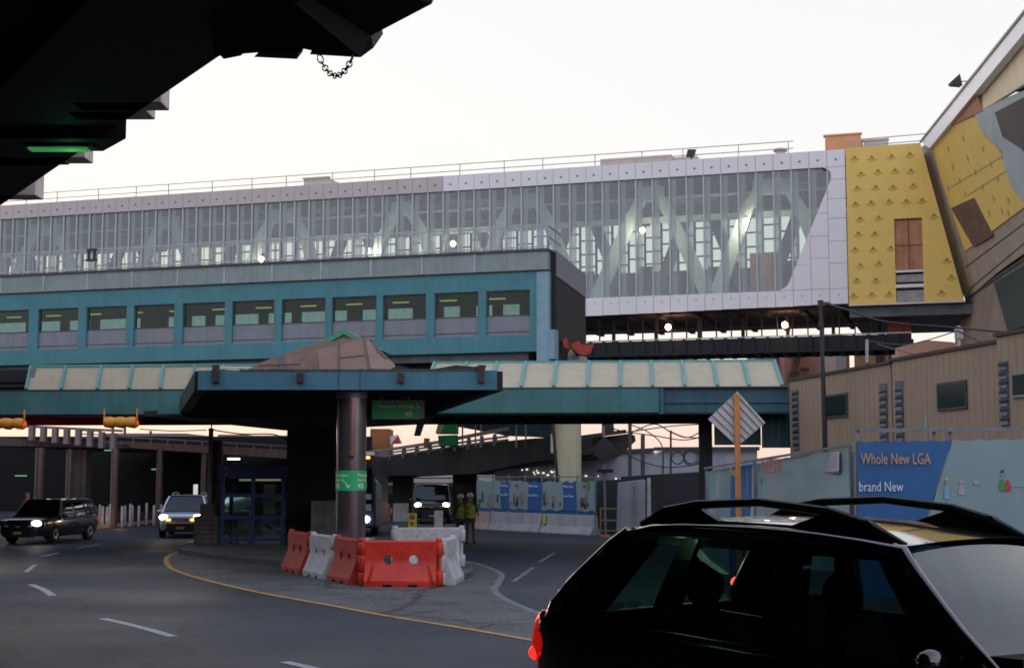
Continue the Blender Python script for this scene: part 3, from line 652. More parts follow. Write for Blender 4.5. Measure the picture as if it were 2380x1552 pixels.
# ================================================================ angular terminal building on the right
B0, B1, T0 = Vector((27.60, 86, 12.95)), Vector((25.52, 70.21, 12.95)), Vector((25.17, 86, 22.82))
WN = (B1-B0).cross(T0-B0).normalized(); WN = -WN if WN.dot(CAM-B0) < 0 else WN
tbld = thing('terminal_building', 'angular terminal building under construction with leaning yellow and grey walls', 'building', (29, 75, 0))
wp = lambda u, v, off=0: onp(u, v, B0+WN*off, WN)
def wslab(nm, pts, mat_, off=0., th=.3, par=None, **k):
    m = MB(); m.slab([wp(u, v, off) for u, v in pts], -WN*th); return part(nm, m, mat_, par or tbld, w=True, **k)
m = MB(); m.box(-50, 45, -17, -16, 0, 7.62); m.box(-51, -50, -17, 62, 0, 7.62); part('unseen_blocker_wall', m, shade_black, ov, w=True)  # unseen walls added to darken the car's reflections and the foreground
wslab('leaning_wall', ((2141, 342), (2265, 268), (2420, 190), (2420, 560), (2320, 632), (2243, 698)), taupe, 0, .6)
ys_ = wslab('yellow_sheathing', ((2166, 336), (2178, 308), (2262, 268), (2275, 288), (2290, 320), (2322, 348), (2335, 385), (2354, 415), (2380, 446), (2398, 468), (2380, 482), (2243, 584), (2187, 418)), sheath, .06, .055)
m = MB()
def wmark(u, v):
    c = wp(u, v, .068); X = (wp(u+8, v-6.5, .068)-c).normalized(); Y = WN.cross(X).normalized(); Y = -Y if Y.z < 0 else Y
    for a in (((-.17, .1), (0, .3), (.17, .1)), ((-.28, 0), (.28, 0), (.28, .05), (-.28, .05)), ((-.15, -.1), (.15, -.1), (.15, -.07), (-.15, -.07))): m.slab([c+X*p[0]+Y*p[1] for p in a], -WN*.004)
for u, v in ((2205, 350), (2240, 326), (2215, 392), (2250, 372), (2286, 350), (2205, 440), (2232, 425), (2268, 405), (2304, 385), (2245, 455), (2285, 440), (2320, 420), (2272, 480), (2310, 465), (2345, 470), (2300, 500), (2330, 495), (2240, 500), (2250, 540), (2345, 500)): wmark(u, v)
part('printed_marks', m, sheath_mark, ys_, w=True)
wslab('board_seam', ((2200, 440), (2330, 362), (2331, 364), (2201, 442)), taupe, .072, .01)
wslab('board_seam', ((2250, 452), (2345, 392), (2346, 394), (2251, 454)), taupe, .072, .01)
wslab('plywood_hatch', ((2210, 484), (2262, 460), (2307, 548), (2262, 574)), ply_brown, .12, .1)
wslab('corner_trim', ((2141, 342), (2170, 335), (2256, 668), (2243, 698)), M('bare_taupe_board', (.46, .36, .27), .8, var=.12, streak=.2), .03, .025)
for off_, (a, b, c, d) in enumerate((((2256, 668), (2420, 530), (2420, 533), (2256, 671)), ((2243, 620), (2420, 488), (2420, 491), (2243, 623)), ((2250, 690), (2420, 575), (2420, 577), (2250, 692)))): wslab('wall_seam', (a, b, c, d), brown_wall, .02, .015)
# grey membrane and dark opening
wslab('grey_membrane', ((2262, 262), (2420, 192), (2420, 520), (2352, 438), (2334, 385), (2328, 352), (2296, 322), (2274, 290)), membrane, .11, .05)
wslab('dark_opening', ((2312, 262), (2420, 205), (2420, 400), (2372, 345), (2330, 318)), M('brown_void', (.12, .10, .09), .9, var=.2), .14, .025)
# parapet boards, corrugated upper wall set back, roof edge
wslab('parapet_boards', ((2178, 310), (2205, 272), (2242, 232), (2269, 217), (2283, 258), (2262, 268), (2215, 290)), ply, .15, .12)
WH = Vector((WN.x, WN.y, 0)).normalized(); vp_ = lambda u, v, o=0: onp(u, v, T0+WH*o, WH)
m = MB(); base = [vp_(2185, 320, -.5), vp_(2470, 140, -.5), vp_(2470, -80, -.5), vp_(2182, 318, -.5)]
m.slab(base, -WN*.3); d = (base[1]-base[0]); up_ = (base[2]-base[1])
for k in range(70):
    t = k/70; a = base[0]+d*t; b = base[3]+(base[2]-base[3])*t; m.bar(a+WH*.03, b+WH*.03, .12, .07, up=WH)
part('corrugated_wall', m, corru, tbld, w=True)
m = MB(); r0, r1 = vp_(2140, 330, .0), vp_(2440, -45, .0); r2, r3 = vp_(2462, -23, .0), vp_(2160, 345, .0)
m.slab([r0, r1, r2, r3], -WH*.4); part('roof_edge', m, M('pale_roof_fascia', (.88, .88, .9), .45, var=.05), tbld, w=True)
m = MB(); m.bar(r0+WN*.02, r1+WN*.02, .12, .12); m.bar(r0-WN*.2+Vector((0, 0, .1)), r1-WN*.2+Vector((0, 0, .1)), .25, .1); part('gutter', m, greytrim, tbld, w=True)
m = MB()
for dz in (0, 14, 28): m.bar(wp(2276, 242-dz*.6, -.2), wp(2440, 165-dz, -.2), .05)
for u, v in ((2300, 222), (2345, 200), (2376, 186)): m.bar(wp(u, v+22, -.2), wp(u, v-18, -.2), .06)
part('terrace_railing', m, darkgrey, tbld, w=True)
wslab('dark_box', ((2352, 188), (2362, 182), (2374, 200), (2366, 215), (2352, 212)), darkgrey, .0, .5)
# lower facade flaring back below the overhang
lo = M('lower_taupe_wall', (.22, .165, .135), .8, var=.15, scale=.6, streak=.3)
Q = [B0, B0+(B1-B0)*2.6, None, None]; Q[2] = Q[1]+Vector((1.5, -2, -13.2)); Q[3] = B0+Vector((-2.6, 4, -13.2)); m = MB()
m.grid([[Q[0]+(Q[1]-Q[0])*t for t in (0, .25, .5, .75, 1)], [Q[3]+(Q[2]-Q[3])*t for t in (0, .25, .5, .75, 1)]]); part('lower_wall', m, lo, tbld, w=True)
LN = (Q[1]-Q[0]).cross(Q[3]-Q[0]).normalized(); LN = -LN if LN.dot(CAM-Q[0]) < 0 else LN
lp = lambda u, v, o=.05: onp(u, v, Q[0]+LN*o, LN)
m = MB(); m.slab([lp(2310, 658), (lp(2420, 590)), lp(2420, 745), lp(2342, 770)], -LN*.04); part('green_opening', m, M('dark_green_mesh', (.022, .034, .028), .9, var=.3, scale=3), tbld, w=True)
m = MB(); m.slab([B0, B0+(B1-B0)*2.6, B0+(B1-B0)*2.6+Vector((30, 0, 9)), B0+Vector((30, 0, 9))], (0, 0, .3)); part('terrace_slab', m, conc_dark, tbld, w=True)
q = wp(2228, 190, .3)
t = thing('floodlight', 'small dark floodlight beside the sloping pale roof edge', 'floodlight', q); f = MB(); f.hexa([(-.5, -.2, -.1), (-.42, -.2, -.22), (-.42, .2, -.22), (-.5, .2, -.1)], [(0, -.25, .35), (.12, -.25, -.25), (.12, .25, -.25), (0, .25, .35)]); part('lamp_head', f, blackm, t); f = MB(); f.bar((.05, 0, 0), (.7, .1, .05), .06); part('bracket', f, galv, t)
# ================================================================ covered walkway canopy across the road
PC = math.radians(-4.5); CO = Vector((8.72, 45, 0)); CN = Vector((-math.sin(PC), math.cos(PC), 0))
can = thing('walkway_canopy', 'long teal walkway canopy with cream sloping roof panels spanning the road', 'canopy', CO, PC)
Ci = ROOT[can].inverted(); cl = lambda u, v, off=0: Ci @ onp(u, v, CO+CN*off, CN)
zp0 = cl(1500, 899).z; zp1 = cl(1500, 843.5, 2.2).z; zb0 = cl(1500, 958).z; xr1 = cl(1830, 900).x; xl = -34.0
m = MB(); m.box(xl, cl(1535, 930).x, 0, .25, zb0, zp0-.03); part('beam', m, teal_dark, can)
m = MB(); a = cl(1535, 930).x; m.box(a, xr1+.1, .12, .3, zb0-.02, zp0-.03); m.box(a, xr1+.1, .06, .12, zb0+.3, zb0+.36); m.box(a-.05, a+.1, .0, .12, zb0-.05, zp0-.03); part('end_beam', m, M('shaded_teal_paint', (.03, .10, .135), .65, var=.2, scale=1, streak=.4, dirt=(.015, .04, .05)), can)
m = MB(); m.box(xl, xr1, -.03, .3, zp0-.03, zp0); part('gutter', m, darkgrey, can)
def roofpanels(us, vt, ry):
    xs = [cl(u, vt, ry).x for u in us]; zp1 = cl(us[2], vt, ry).z
    for i in range(len(xs)-1):
        f = MB(); a, b = xs[i], xs[i+1]; f.slab([(a+.03, .05, zp0+.01), (b-.03, .05, zp0+.01), (b-.03, ry, zp1), (a+.03, ry, zp1)], (0, .06, -.05)); part('roof_panel', f, fiber, can)
    f = MB()
    for x in xs: f.bar((x, .02, zp0+.03), (x, ry, zp1+.03), .09, .08)
    f.bar((xs[0], ry, zp1+.02), (xs[-1], ry, zp1+.02), .08); part('roof_rib', f, teal_rib, can)
    f = MB(); f.slab([(xs[0], ry+.05, zp1), (xs[-1], ry+.05, zp1), (xs[-1], 5, zp1-.3), (xs[0], 5, zp1-.3)], (0, 0, -.06)); part('rear_roof', f, fiber, can)
roofpanels([72, 153, 236, 309, 381, 453, 520, 600], 851, .35)
roofpanels([1010, 1085, 1155, 1222, 1294, 1369, 1442, 1513, 1585, 1657, 1727, 1800], 843, 2.2)
m = MB(); b0 = cl(66, 880).x; m.box(xl, b0, .3, 1.5, cl(30, 886).z, cl(30, 858).z); part('dark_end_roof', m, shade_black, can)
m = MB(); m.box(b0, cl(74, 880).x, .2, 1.4, cl(30, 890).z, cl(30, 858).z+.05); part('end_box', m, greytrim, can)
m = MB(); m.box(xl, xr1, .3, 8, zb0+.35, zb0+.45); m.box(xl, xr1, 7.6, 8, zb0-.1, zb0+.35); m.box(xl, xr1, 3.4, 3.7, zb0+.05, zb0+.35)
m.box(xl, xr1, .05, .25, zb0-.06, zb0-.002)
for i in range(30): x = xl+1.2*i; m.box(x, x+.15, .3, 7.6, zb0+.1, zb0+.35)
part('soffit', m, shade_black, can)
# teal gable behind the boards
g = cl(800, 764, 1.5); m = MB(); w_ = cl(845, 790, 1.5).x-g.x; gz0 = cl(800, 806, 1.5).z; s_ = w_*(g.z-gz0)/(g.z-cl(845, 790, 1.5).z)
for s in (-1, 1): m.slab([(g.x, 1.4, g.z), (g.x+s*s_, 1.4, gz0), (g.x+s*(s_-.25), 1.4, gz0), (g.x, 1.4, g.z-.2)], (0, 3.4, 0))
part('gable_roof', m, M('green_gable', (.06, .26, .15), .6, var=.15), can)
m = MB(); m.slab([(g.x-s_+.25, 1.6, gz0), (g.x+s_-.25, 1.6, gz0), (g.x, 1.6, g.z-.21)], (0, .1, 0)); part('gable_infill', m, M('cream_infill', (.62, .55, .38), .6, var=.06), can)
m = MB(); m.box(g.x-.04, g.x+.04, 1.45, 1.6, gz0, g.z-.3); part('gable_post', m, greytrim, can)
# wing towards the camera
W0, W1 = at(460, 890, 36), at(1155, 880, 36); W2, W3 = at(1010, 950, 45.4), at(428, 950, 46.2); zt_w, zb_w = 5.17, 4.68
m = MB(); m.slab([(W0.x, 36, zb_w), (W1.x, 36, zb_w), (W1.x, 36, zt_w), (W0.x, 36, zt_w)], (0, .3, 0)); part('wing_beam', m, M('teal_beam_paint', (.05, .175, .24), .55, var=.15, scale=.9, streak=.4, dirt=(.03, .09, .11)), can, w=True)
m = MB()
for a, b in ((W0, W3), (W1, W2)):
    m = MB(); m.bar(Vector((a.x, 36.3, 4.92)), Vector((b.x, b.y, 4.75)), .3, .5); part('wing_side', m, shade_black, can, w=True)
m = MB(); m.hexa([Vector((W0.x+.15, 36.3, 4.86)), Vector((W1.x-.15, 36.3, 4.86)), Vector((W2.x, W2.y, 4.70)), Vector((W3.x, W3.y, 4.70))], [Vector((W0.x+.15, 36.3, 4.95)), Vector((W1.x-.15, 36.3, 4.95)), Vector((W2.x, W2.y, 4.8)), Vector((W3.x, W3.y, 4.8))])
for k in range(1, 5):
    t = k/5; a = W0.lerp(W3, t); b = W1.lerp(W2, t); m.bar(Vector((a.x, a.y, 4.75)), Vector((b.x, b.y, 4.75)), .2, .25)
part('wing_soffit', m, shade_black, can, w=True)
m = MB(); off_ = Vector((0, -.35, 0)); m.slab([Vector((W3.x, W3.y, 4.33))+off_, Vector((W2.x+.1, W2.y, 4.36))+off_, Vector((W2.x+.1, W2.y, 4.8))+off_, Vector((W3.x, W3.y, 4.8))+off_], (0, .2, 0)); part('wing_back_beam', m, shade_black, can, w=True)
m = MB()
for u in (501, 697, 931, 1118):
    v0 = 848 if u in (501, 1118) else 866; a, b = at(u-7, v0, 35.9), at(u+7, 888, 35.9); m.box(a.x, b.x, 35.85, 36, b.z, a.z)
part('bracket', m, rust if False else M('rusty_bracket', (.05, .035, .03), .8, var=.4, scale=4), can, w=True)
m = MB()
for u in (787, 837): p = at(u, 880, 36); m.box(p.x-.01, p.x+.01, 35.985, 36, zb_w, zt_w)
part('beam_seam', m, darkgrey, can, w=True)
m = MB(); m.hexa([at(335, 967, 46.6), at(660, 1000, 50), at(790, 1000, 50), at(790, 962, 46.6)], [at(335, 955, 46.6), at(660, 930, 50), at(790, 930, 50), at(790, 930, 46.6)])
m.hexa([at(800, 995, 50), at(1000, 985, 50), at(1010, 960, 46), at(800, 960, 46)], [at(800, 930, 50), at(1000, 930, 50), at(1010, 945, 46), at(800, 945, 46)]); part('haunch', m, shade_black, can, w=True)
m = MB(); a, b = cl(1770, 905, 1.0), cl(1838, 1040, 1.0); m.box(a.x, b.x, 1.0, 1.2, b.z, a.z); c = cl(1660, 950, 1.5); m.box(c.x, a.x, 1.5, 1.7, b.z+.1, a.z)
for i in range(4): m.box(a.x+.25*i, a.x+.25*i+.07, .9, 1.0, b.z, a.z)
part('end_screen', m, M('dark_teal_screen', (.022, .07, .085), .7, var=.3, scale=2), can)
# plywood boards over the wing
tent = thing('plywood_cover', 'weathered brown plywood and tarpaulin cover heaped on the canopy roof', 'cover', (-4.2, 37, 5.17))
def tp(u, v): return at(u, v, 36.25+max(0, 857-v)*.034)
def facet(pts, mat_, nm='board'):
    m = MB(); P = [tp(*p) for p in pts]; m.slab(P, (0, .06, -.05)); return part(nm, m, mat_, tent, w=True)
facet([(578, 859), (742, 859), (735, 806), (720, 801), (640, 829), (612, 840), (590, 850)], ply_brown)
facet([(743, 859), (862, 859), (848, 789), (790, 794), (736, 805)], M('mauve_plywood', (.185, .105, .075), .8, var=.14, scale=2, dirt=(.12, .07, .06), dirtamt=.35))
facet([(863, 859), (922, 859), (917, 846), (898, 829), (878, 810), (856, 789), (849, 789)], M('pale_mauve_plywood', (.225, .135, .10), .8, var=.14, scale=2, dirt=(.15, .08, .06), dirtamt=.4))
m = MB(); m.slab([tp(640, 829), tp(735, 797), tp(848, 784), tp(862, 790), tp(848, 791), tp(735, 806)], (0, .4, -.1)); part('ridge_board', m, ply_brown, tent, w=True)
m = MB(); m.slab([tp(578, 861), tp(640, 829), tp(735, 800), tp(850, 786), tp(922, 861)], (0, 2.5, 0)); part('inner_frame', m, ply_brown, tent, w=True).data.materials
m = MB()
for pts in (((650, 858), (663, 858), (660, 824), (648, 828)), ((866, 795), (884, 812), (902, 831), (896, 834), (876, 815))): m.slab([tp(*p)+Vector((0, -.05, 0)) for p in pts], (0, .03, 0))
for a, b in (((788, 858), (788, 796)), ((790, 832), (846, 826)), ((846, 789), (858, 858)), ((600, 850), (700, 846))): m.bar(tp(*a)+Vector((0, -.04, 0)), tp(*b)+Vector((0, -.04, 0)), .02)
part('black_tape', m, blackm, tent, w=True)
m = MB(); pts = [(500, 858), (560, 861), (700, 861), (900, 862), (925, 848), (960, 858), (1010, 857), (1060, 848), (1100, 852), (1130, 848), (1125, 864), (460, 866)]
m.slab([at(u, v, 36.1) for u, v in pts], (0, .15, 0)); single('torn_tarp', m, blackm, 'ragged black tarpaulin edge lying along the top of the front canopy beam', 'tarpaulin')
m = MB()
for k in range(90): t = k/90; u = 560+560*t; h = R.uniform(1.5, 4); a = at(u, 862, 36.05); m.box(a.x-.02, a.x+.03, 35.97, 36.02, zt_w-.01, zt_w+h*.011)
part('ragged_edge', m, conc_dark, tent, w=True)
m = MB(); a, b = at(505, 853, 37.5), at(610, 853, 37.5); m.box(a.x, b.x, 37.5, 37.6, a.z-.02, a.z+.02); part('white_strip', m, white_clad, tent, w=True)
# ---------------------------------------------------------------- steel clad column, its sign band
CX = at(814, 1300, 37).x; cr_ = .385
col = thing('column', 'round brushed steel clad column under the front canopy beam', 'column', (CX, 37, .12))
m = MB(); m.lathe([(cr_, 0), (cr_, 2.9)], n=40); part('lower_cladding', m, steelclad, col, smooth=True)
m = MB(); m.lathe([(cr_, 2.912), (cr_, 4.42)], n=40); m.lathe([(cr_-.01, 2.89), (cr_-.01, 2.93)], n=40); part('upper_cladding', m, steelclad, col, smooth=True)
m = MB(); m.lathe([(cr_+.012, 4.38), (cr_+.012, 4.55)], n=40); part('collar', m, galv, col, smooth=True)
m = MB(); m.box(-.06, .10, -cr_-.02, -cr_+.03, 2.83, 2.9); part('clamp', m, blackm, col)
zb1, zt1 = at(814, 1140, 36.6).z, at(814, 1093, 36.6).z
band = thing('column_sign', 'green passenger pick up sign wrapped round the steel column', 'sign', (CX, 37, zb1))
m = MB(); m.lathe([(cr_+.006, 0), (cr_+.012, 0), (cr_+.012, zt1-zb1), (cr_+.006, zt1-zb1)], n=48); part('panel', m, green_sign, band, smooth=True)
def wraptext(body, size, a_start, z):
    t = MB(); t.text(body, size, Matrix.Identity(4), .002)
    for i, p in enumerate(t.v):
        an = a_start+p.x/cr_; r = cr_+.014+p.z; t.v[i] = Vector((r*math.sin(an), -r*math.cos(an), z+p.y))
    return t
m = MB(); hh = zt1-zb1
for a0 in (-1.25, .52):
    for body, sz, z, da in (('Passenger', .115, hh-.15, 0), ('Pick Up', .115, hh-.28, 0), ('4B', .2, .06, 0)):
        t = wraptext(body, sz, a0+da, z); m.add(t.v, t.f)
    t = MB()
    for i in range(8): t.slab([(.36+.012*i, .19-.018*i, 0), (.385+.012*i, .19-.018*i, 0), (.385+.012*i, .17-.018*i, 0), (.36+.012*i, .17-.018*i, 0)], (0, 0, .003))
    t.slab([(.40, .04, 0), (.49, .04, 0), (.49, .13, 0)], (0, 0, .003))
    for i, p in enumerate(t.v):
        an = a0+p.x/cr_; r = cr_+.014+p.z; t.v[i] = Vector((r*math.sin(an), -r*math.cos(an), .04+p.y))
    m.add(t.v, t.f)
part('lettering', m, sign_white, band)
# hanging sign
a, b = at(864, 972, 38), at(986, 931, 38); hs = thing('hanging_sign', 'green passenger pick up 4B sign hanging under the canopy beside the column', 'sign', (a.x, 38, a.z))
wd, hh = b.x-a.x, b.z-a.z
m = MB(); m.box(0, wd-.1, 0, .08, 0, hh); part('panel', m, green_sign, hs, bevel=.006)
m = MB(); m.box(wd-.098, wd, -.005, .085, 0, hh); m.box(0, wd-.1, -.004, .084, hh, hh+.02); m.box(0, wd-.1, -.004, .084, -.02, 0); part('frame', m, greytrim, hs)
m = MB()
for x in (.25, .98): m.bar((x, .04, hh), (x, .04, hh+.62), .025)
part('hanger', m, galv, hs)
m = MB(); FX = lambda x, z: Matrix.Translation((x, -.006, z)) @ Matrix.Rotation(math.pi/2, 4, 'X')
m.text('Passenger Pick Up', .125, FX(.16, hh-.19), .002, width=.96); m.text('4B', .2, FX(.87, .055), .002)
for i in range(7): m.box(1.19+.008*i, 1.21+.008*i, -.008, -.004, hh-.10-.016*i, hh-.08-.016*i)
m.slab([(1.20, -.008, hh-.2), (1.27, -.008, hh-.2), (1.27, -.008, hh-.13)], (0, .004, 0)); part('lettering', m, sign_white, hs)
# ---------------------------------------------------------------- piers
a, b = gr(662, 1272), gr(780, 1268)
def pier(name, u0, u1, D, dep, ztop, mat_, lab):
    x0, x1 = at(u0, 1200, D).x, at(u1, 1200, D).x; m = MB(); m.box(x0, x1, D, D+dep, 0, ztop); return single(name, m, mat_, lab, 'pier', bevel=.03)
pier('concrete_pier', 664, 782, 50.6, 2.2, 4.72, M('shade_black_stained_pier', (.03, .03, .034), .9, var=.35, scale=.7, streak=.5), 'wide dark concrete pier standing behind the steel column')  # the pier's shade is put into its near-black base colour
pier('canopy_pier', 1631, 1658, 47.2, .6, 4.5, M('black_pier', (.02, .024, .028), .9, var=.3), 'slim dark pier under the right end of the canopy')
m = MB(); x0, x1 = at(722, 1200, 49.3).x, at(779, 1200, 49.3).x; m.box(x0, x1, 49.3, 49.9, .12, 1.62); single('concrete_block', m, M('limestained_concrete', (.22, .21, .20), .9, var=.45, scale=2.2, streak=.6), 'pale stained concrete block leaning against the dark pier behind the red barriers', 'block', bevel=.03)
# ---------------------------------------------------------------- yellow traffic signals under the beam
def signal(u0, u1, v0, v1, D, lab):
    a, b = at(u0, v1, D), at(u1, v0, D); cx = (a.x+b.x)/2; wd = b.x-a.x; h = b.z-a.z
    t = thing('traffic_signal', lab, 'traffic light', (cx, D, a.z), 0, 'traffic signals hanging under the canopy')
    m = MB(); m.tube([(-wd/2+.04, 0, h*.55), (wd/2-.04, 0, h*.55)], h*.36, 14)
    for k in range(3): x = -wd/2+wd*(k+.5)/3; m.tube([(x-wd*.13, 0, h*.55), (x-wd*.06, 0, h*.55), (x+wd*.06, 0, h*.55), (x+wd*.13, 0, h*.55)], [h*.37, h*.42, h*.42, h*.37], 14)
    part('housing', m, sig_yellow, t, smooth=True)
    for k in range(3):
        x = -wd/2+wd*(k+.5)/3; f = MB(); f.lathe([(wd*.15, 0), (wd*.15, .22), (wd*.14, .22), (wd*.14, 0)], n=16, a0=math.pi*.05, a1=math.pi*.95+0); f.xf(Matrix.Translation((x, .08, h*.5)) @ Matrix.Rotation(-math.pi/2, 4, 'X')); part('visor', f, sig_yellow, t)
        f = MB(); f.tube([(x, .12, h*.5), (x, .26, h*.5)], wd*.14, 14); part('lens', f, e_redhot if k == 2 else blackm, t)
    for s in (-1, 1): f = MB(); f.bar((s*(wd/2-.02), 0, h*.3), (s*(wd/2-.02), 0, h+.25), .04); part('bracket', f, sig_yellow, t)
    return t
signal(240, 320, 967, 998, 46.0, 'yellow traffic signal hanging under the canopy above the elevated road parapet')
signal(-28, 58, 970, 1000, 46.0, 'yellow traffic signal hanging under the canopy at the left edge')
for x, y, e_, d_ in ((-14.3, 47.5, 700, (-.36, 1, -.03)), (-18.2, 47.5, 500, (-.12, 1, -.04))):
    l = bpy.data.lights.new('red_signal_light', 'SPOT'); l.energy = e_; l.color = (1, .03, .015); l.spot_size = .62; l.spot_blend = .6; l.shadow_soft_size = .1
    o = bpy.data.objects.new('red_signal_light', l); COL.objects.link(o); o.location = (x, y, 4.2); o.rotation_euler = Vector(d_).to_track_quat('-Z', 'Y').to_euler()
# ---------------------------------------------------------------- blue shelter
sa, sb_ = gr(514, 1271, .12), gr(661, 1270, .12); D = 49.6; x0, x1 = at(512, 1200, D).x, at(661, 1200, D).x; W_ = x1-x0; HT = at(600, 1081, D).z-.12; HD = at(600, 1111, D).z-.12
sh = thing('bus_shelter', 'dark blue framed glass shelter on the island kerb', 'shelter', (x0, D, .12))
m = MB(); t = .13
for x in (0, W_/2-.06, W_-t): m.box(x, x+t, 0, t, 0, HD)
for x in (0, W_-t): m.box(x, x+t, 1.5, 1.5+t, 0, HD)
for z in (.1, .86, 1.62): m.box(t, W_/2-.06, .02, .1, z, z+.12); m.box(W_/2-.06+t, W_-t, .02, .1, z, z+.12)
for z in (.1, .86, 1.62): m.box(.02, .1, t, 1.5, z, z+.1); m.box(W_-.1, W_-.02, t, 1.5, z, z+.1)
part('frame', m, blue_frame, sh)
m = MB(); m.box(-.1, W_+.1, -.1, 1.75, HD, HT); part('roof_header', m, M('navy_header', (.012, .035, .10), .5, var=.2), sh, bevel=.02)
m = MB(); FS = Matrix.Translation((.08, -.106, HD+.1)) @ Matrix.Rotation(math.pi/2, 4, 'X'); m.text('2', .42, FS, .003); m.bar((.1, -.106, HD+.06), (.42, -.106, HD+.36), .03, .006); part('emblem', m, M('faded_emblem', (.10, .16, .24), .5), sh)
for z0, z1 in ((.22, .86), (.98, 1.62), (1.74, HD)):
    for a, b in ((t, W_/2-.06), (W_/2-.06+t, W_-t)):
        f = MB(); f.box(a, b, .055, .065, z0, z1); part('pane', f, g_booth, sh)
f = MB(); f.box(t, W_-t, 1.55, 1.56, .2, HD); part('rear_pane', f, g_booth, sh)
m = MB(); m.box(.25, .9, 1.0, 1.45, .45, .52); m.box(.3, .36, 1.05, 1.4, 0, .45); m.box(.8, .86, 1.05, 1.4, 0, .45); part('bench', m, wood, sh)
m = MB(); m.box(W_/2+.15, W_-.55, 1.3, 1.34, 1.3, 2.05); m.box(W_/2+.15, W_-.55, 1.3, 1.34, .98, 1.28); m.box(W_/2+.15, W_-.55, 1.3, 1.34, .2, .85); m.box(.35, .95, 1.3, 1.34, .2, .8); part('notice_board', m, M('pale_notice', (.42, .44, .42), .6, var=.35, scale=5), sh)
m = MB(); m.box(.4, W_-.35, 1.2, 1.3, HD-.1, HD-.03); part('inner_light', m, EM('dim_tube', (1, .8, .5), .35), sh)
m = MB(); m.slab([(W_/2+.2, 1.25, .62), (W_/2+.3, 1.25, .68), (W_-.6, 1.25, .5), (W_-.7, 1.25, .44)], (0, .03, 0)); part('poster_print', m, blackm, sh)
# ---------------------------------------------------------------- barrel base, post and dark panel beside the shelter
p = gr(478, 1273, .0); bc = thing('concrete_barrel', 'ribbed grey concrete barrel with a steel post rising from it', 'planter', (p.x, p.y+.4, .0))
m = MB(); prof = []
for i in range(6): z = .12+i*.16; prof += [(.49, z), (.51, z+.04), (.51, z+.12), (.49, z+.155)]
m.lathe([(.46, .0), (.49, .1)]+prof+[(.36, 1.09), (.3, 1.11), (.3, 1.5), (.05, 1.52)], n=28); part('barrel', m, conc_dark, bc, smooth=True)
m = MB(); m.lathe([(.085, 1.5), (.085, 4.05), (.1, 4.06), (.1, 4.12), (.02, 4.14)], (.02, 0, 0), 14); part('post', m, M('blue_grey_post', (.09, .10, .13), .5, var=.2), bc, smooth=True)
m = MB(); m.tube([(.02, 0, 4.1), (.05, 0, 4.4), (.12, .1, 4.7), (.1, .3, 5.0)], .025); part('cable', m, blackm, bc)
x0, x1 = at(490, 1100, 50.3).x, at(513, 1100, 50.3).x; m = MB(); m.box(x0, x1, 50.3, 50.7, .12, at(500, 1023, 50.3).z); q = single('utility_cabinet', m, M('dark_cabinet', (.03, .028, .027), .7, var=.3, streak=.8, dirt=(.16, .05, .02)), 'tall dark rust streaked utility cabinet between barrel and shelter', 'cabinet', bevel=.02)
# ================================================================ plastic water barriers
def baked(mb, cutters):
    me = bpy.data.meshes.new('b'); me.from_pydata(mb.v, [], mb.f); o = bpy.data.objects.new('b', me); COL.objects.link(o); cs = []
    for c in cutters:
        cm = bpy.data.meshes.new('c'); cm.from_pydata(c.v, [], c.f); k = bpy.data.objects.new('c', cm); COL.objects.link(k); cs.append(k)
        bm = bmesh.new(); bm.from_mesh(cm); bmesh.ops.recalc_face_normals(bm, faces=bm.faces); bm.to_mesh(cm); bm.free()
        md_ = o.modifiers.new('x', 'BOOLEAN'); md_.object = k; md_.operation = 'DIFFERENCE'; md_.solver = 'EXACT'
    bm = bmesh.new(); bm.from_mesh(me); bmesh.ops.recalc_face_normals(bm, faces=bm.faces); bm.to_mesh(me); bm.free()
    bpy.context.view_layer.update(); ev = o.evaluated_get(bpy.context.evaluated_depsgraph_get()); r = ev.to_mesh()
    out = MB(); out.v = [p.co.copy() for p in r.vertices]; out.f = [list(p.vertices) for p in r.polygons]
    for k in cs+[o]: COL.objects.unlink(k); bpy.data.objects.remove(k)
    return out
BL, BH = 1.84, 1.04
def barrier_mesh():
    prof = [(-.30, 0), (-.30, .14), (-.26, .2), (-.13, .52), (-.11, .6), (-.11, BH-.03), (-.08, BH), (.08, BH), (.11, BH-.03), (.11, .6), (.13, .52), (.26, .2), (.30, .14), (.30, 0)]
    m = MB(); x0, x1 = -BL/2+.1, BL/2-.1; m.loft([[Vector((x, y, z)) for y, z in prof] for x in (x0, x0+.02, x1-.02, x1)])
    cut = []
    for x in (-.29, .29):
        c = MB(); c.tube([(x, -.4, .6), (x, .4, .6)], .11, 20); cut.append(c)
        c = MB(); c.box(x-.1, x+.1, -.5, .5, -.05, .06); cut.append(c)
    for s in (-1, 1):   # raking notches near the foot
        c = MB(); c.hexa([(s*.72, -.5, -.02), (s*.80, -.5, -.02), (s*.80, -.235, -.02), (s*.72, -.235, -.02)], [(s*.60, -.5, .46), (s*.66, -.5, .46), (s*.66, -.14, .46), (s*.60, -.14, .46)]); cut.append(c)
    return baked(m, cut)
BM = barrier_mesh(); KN = {}
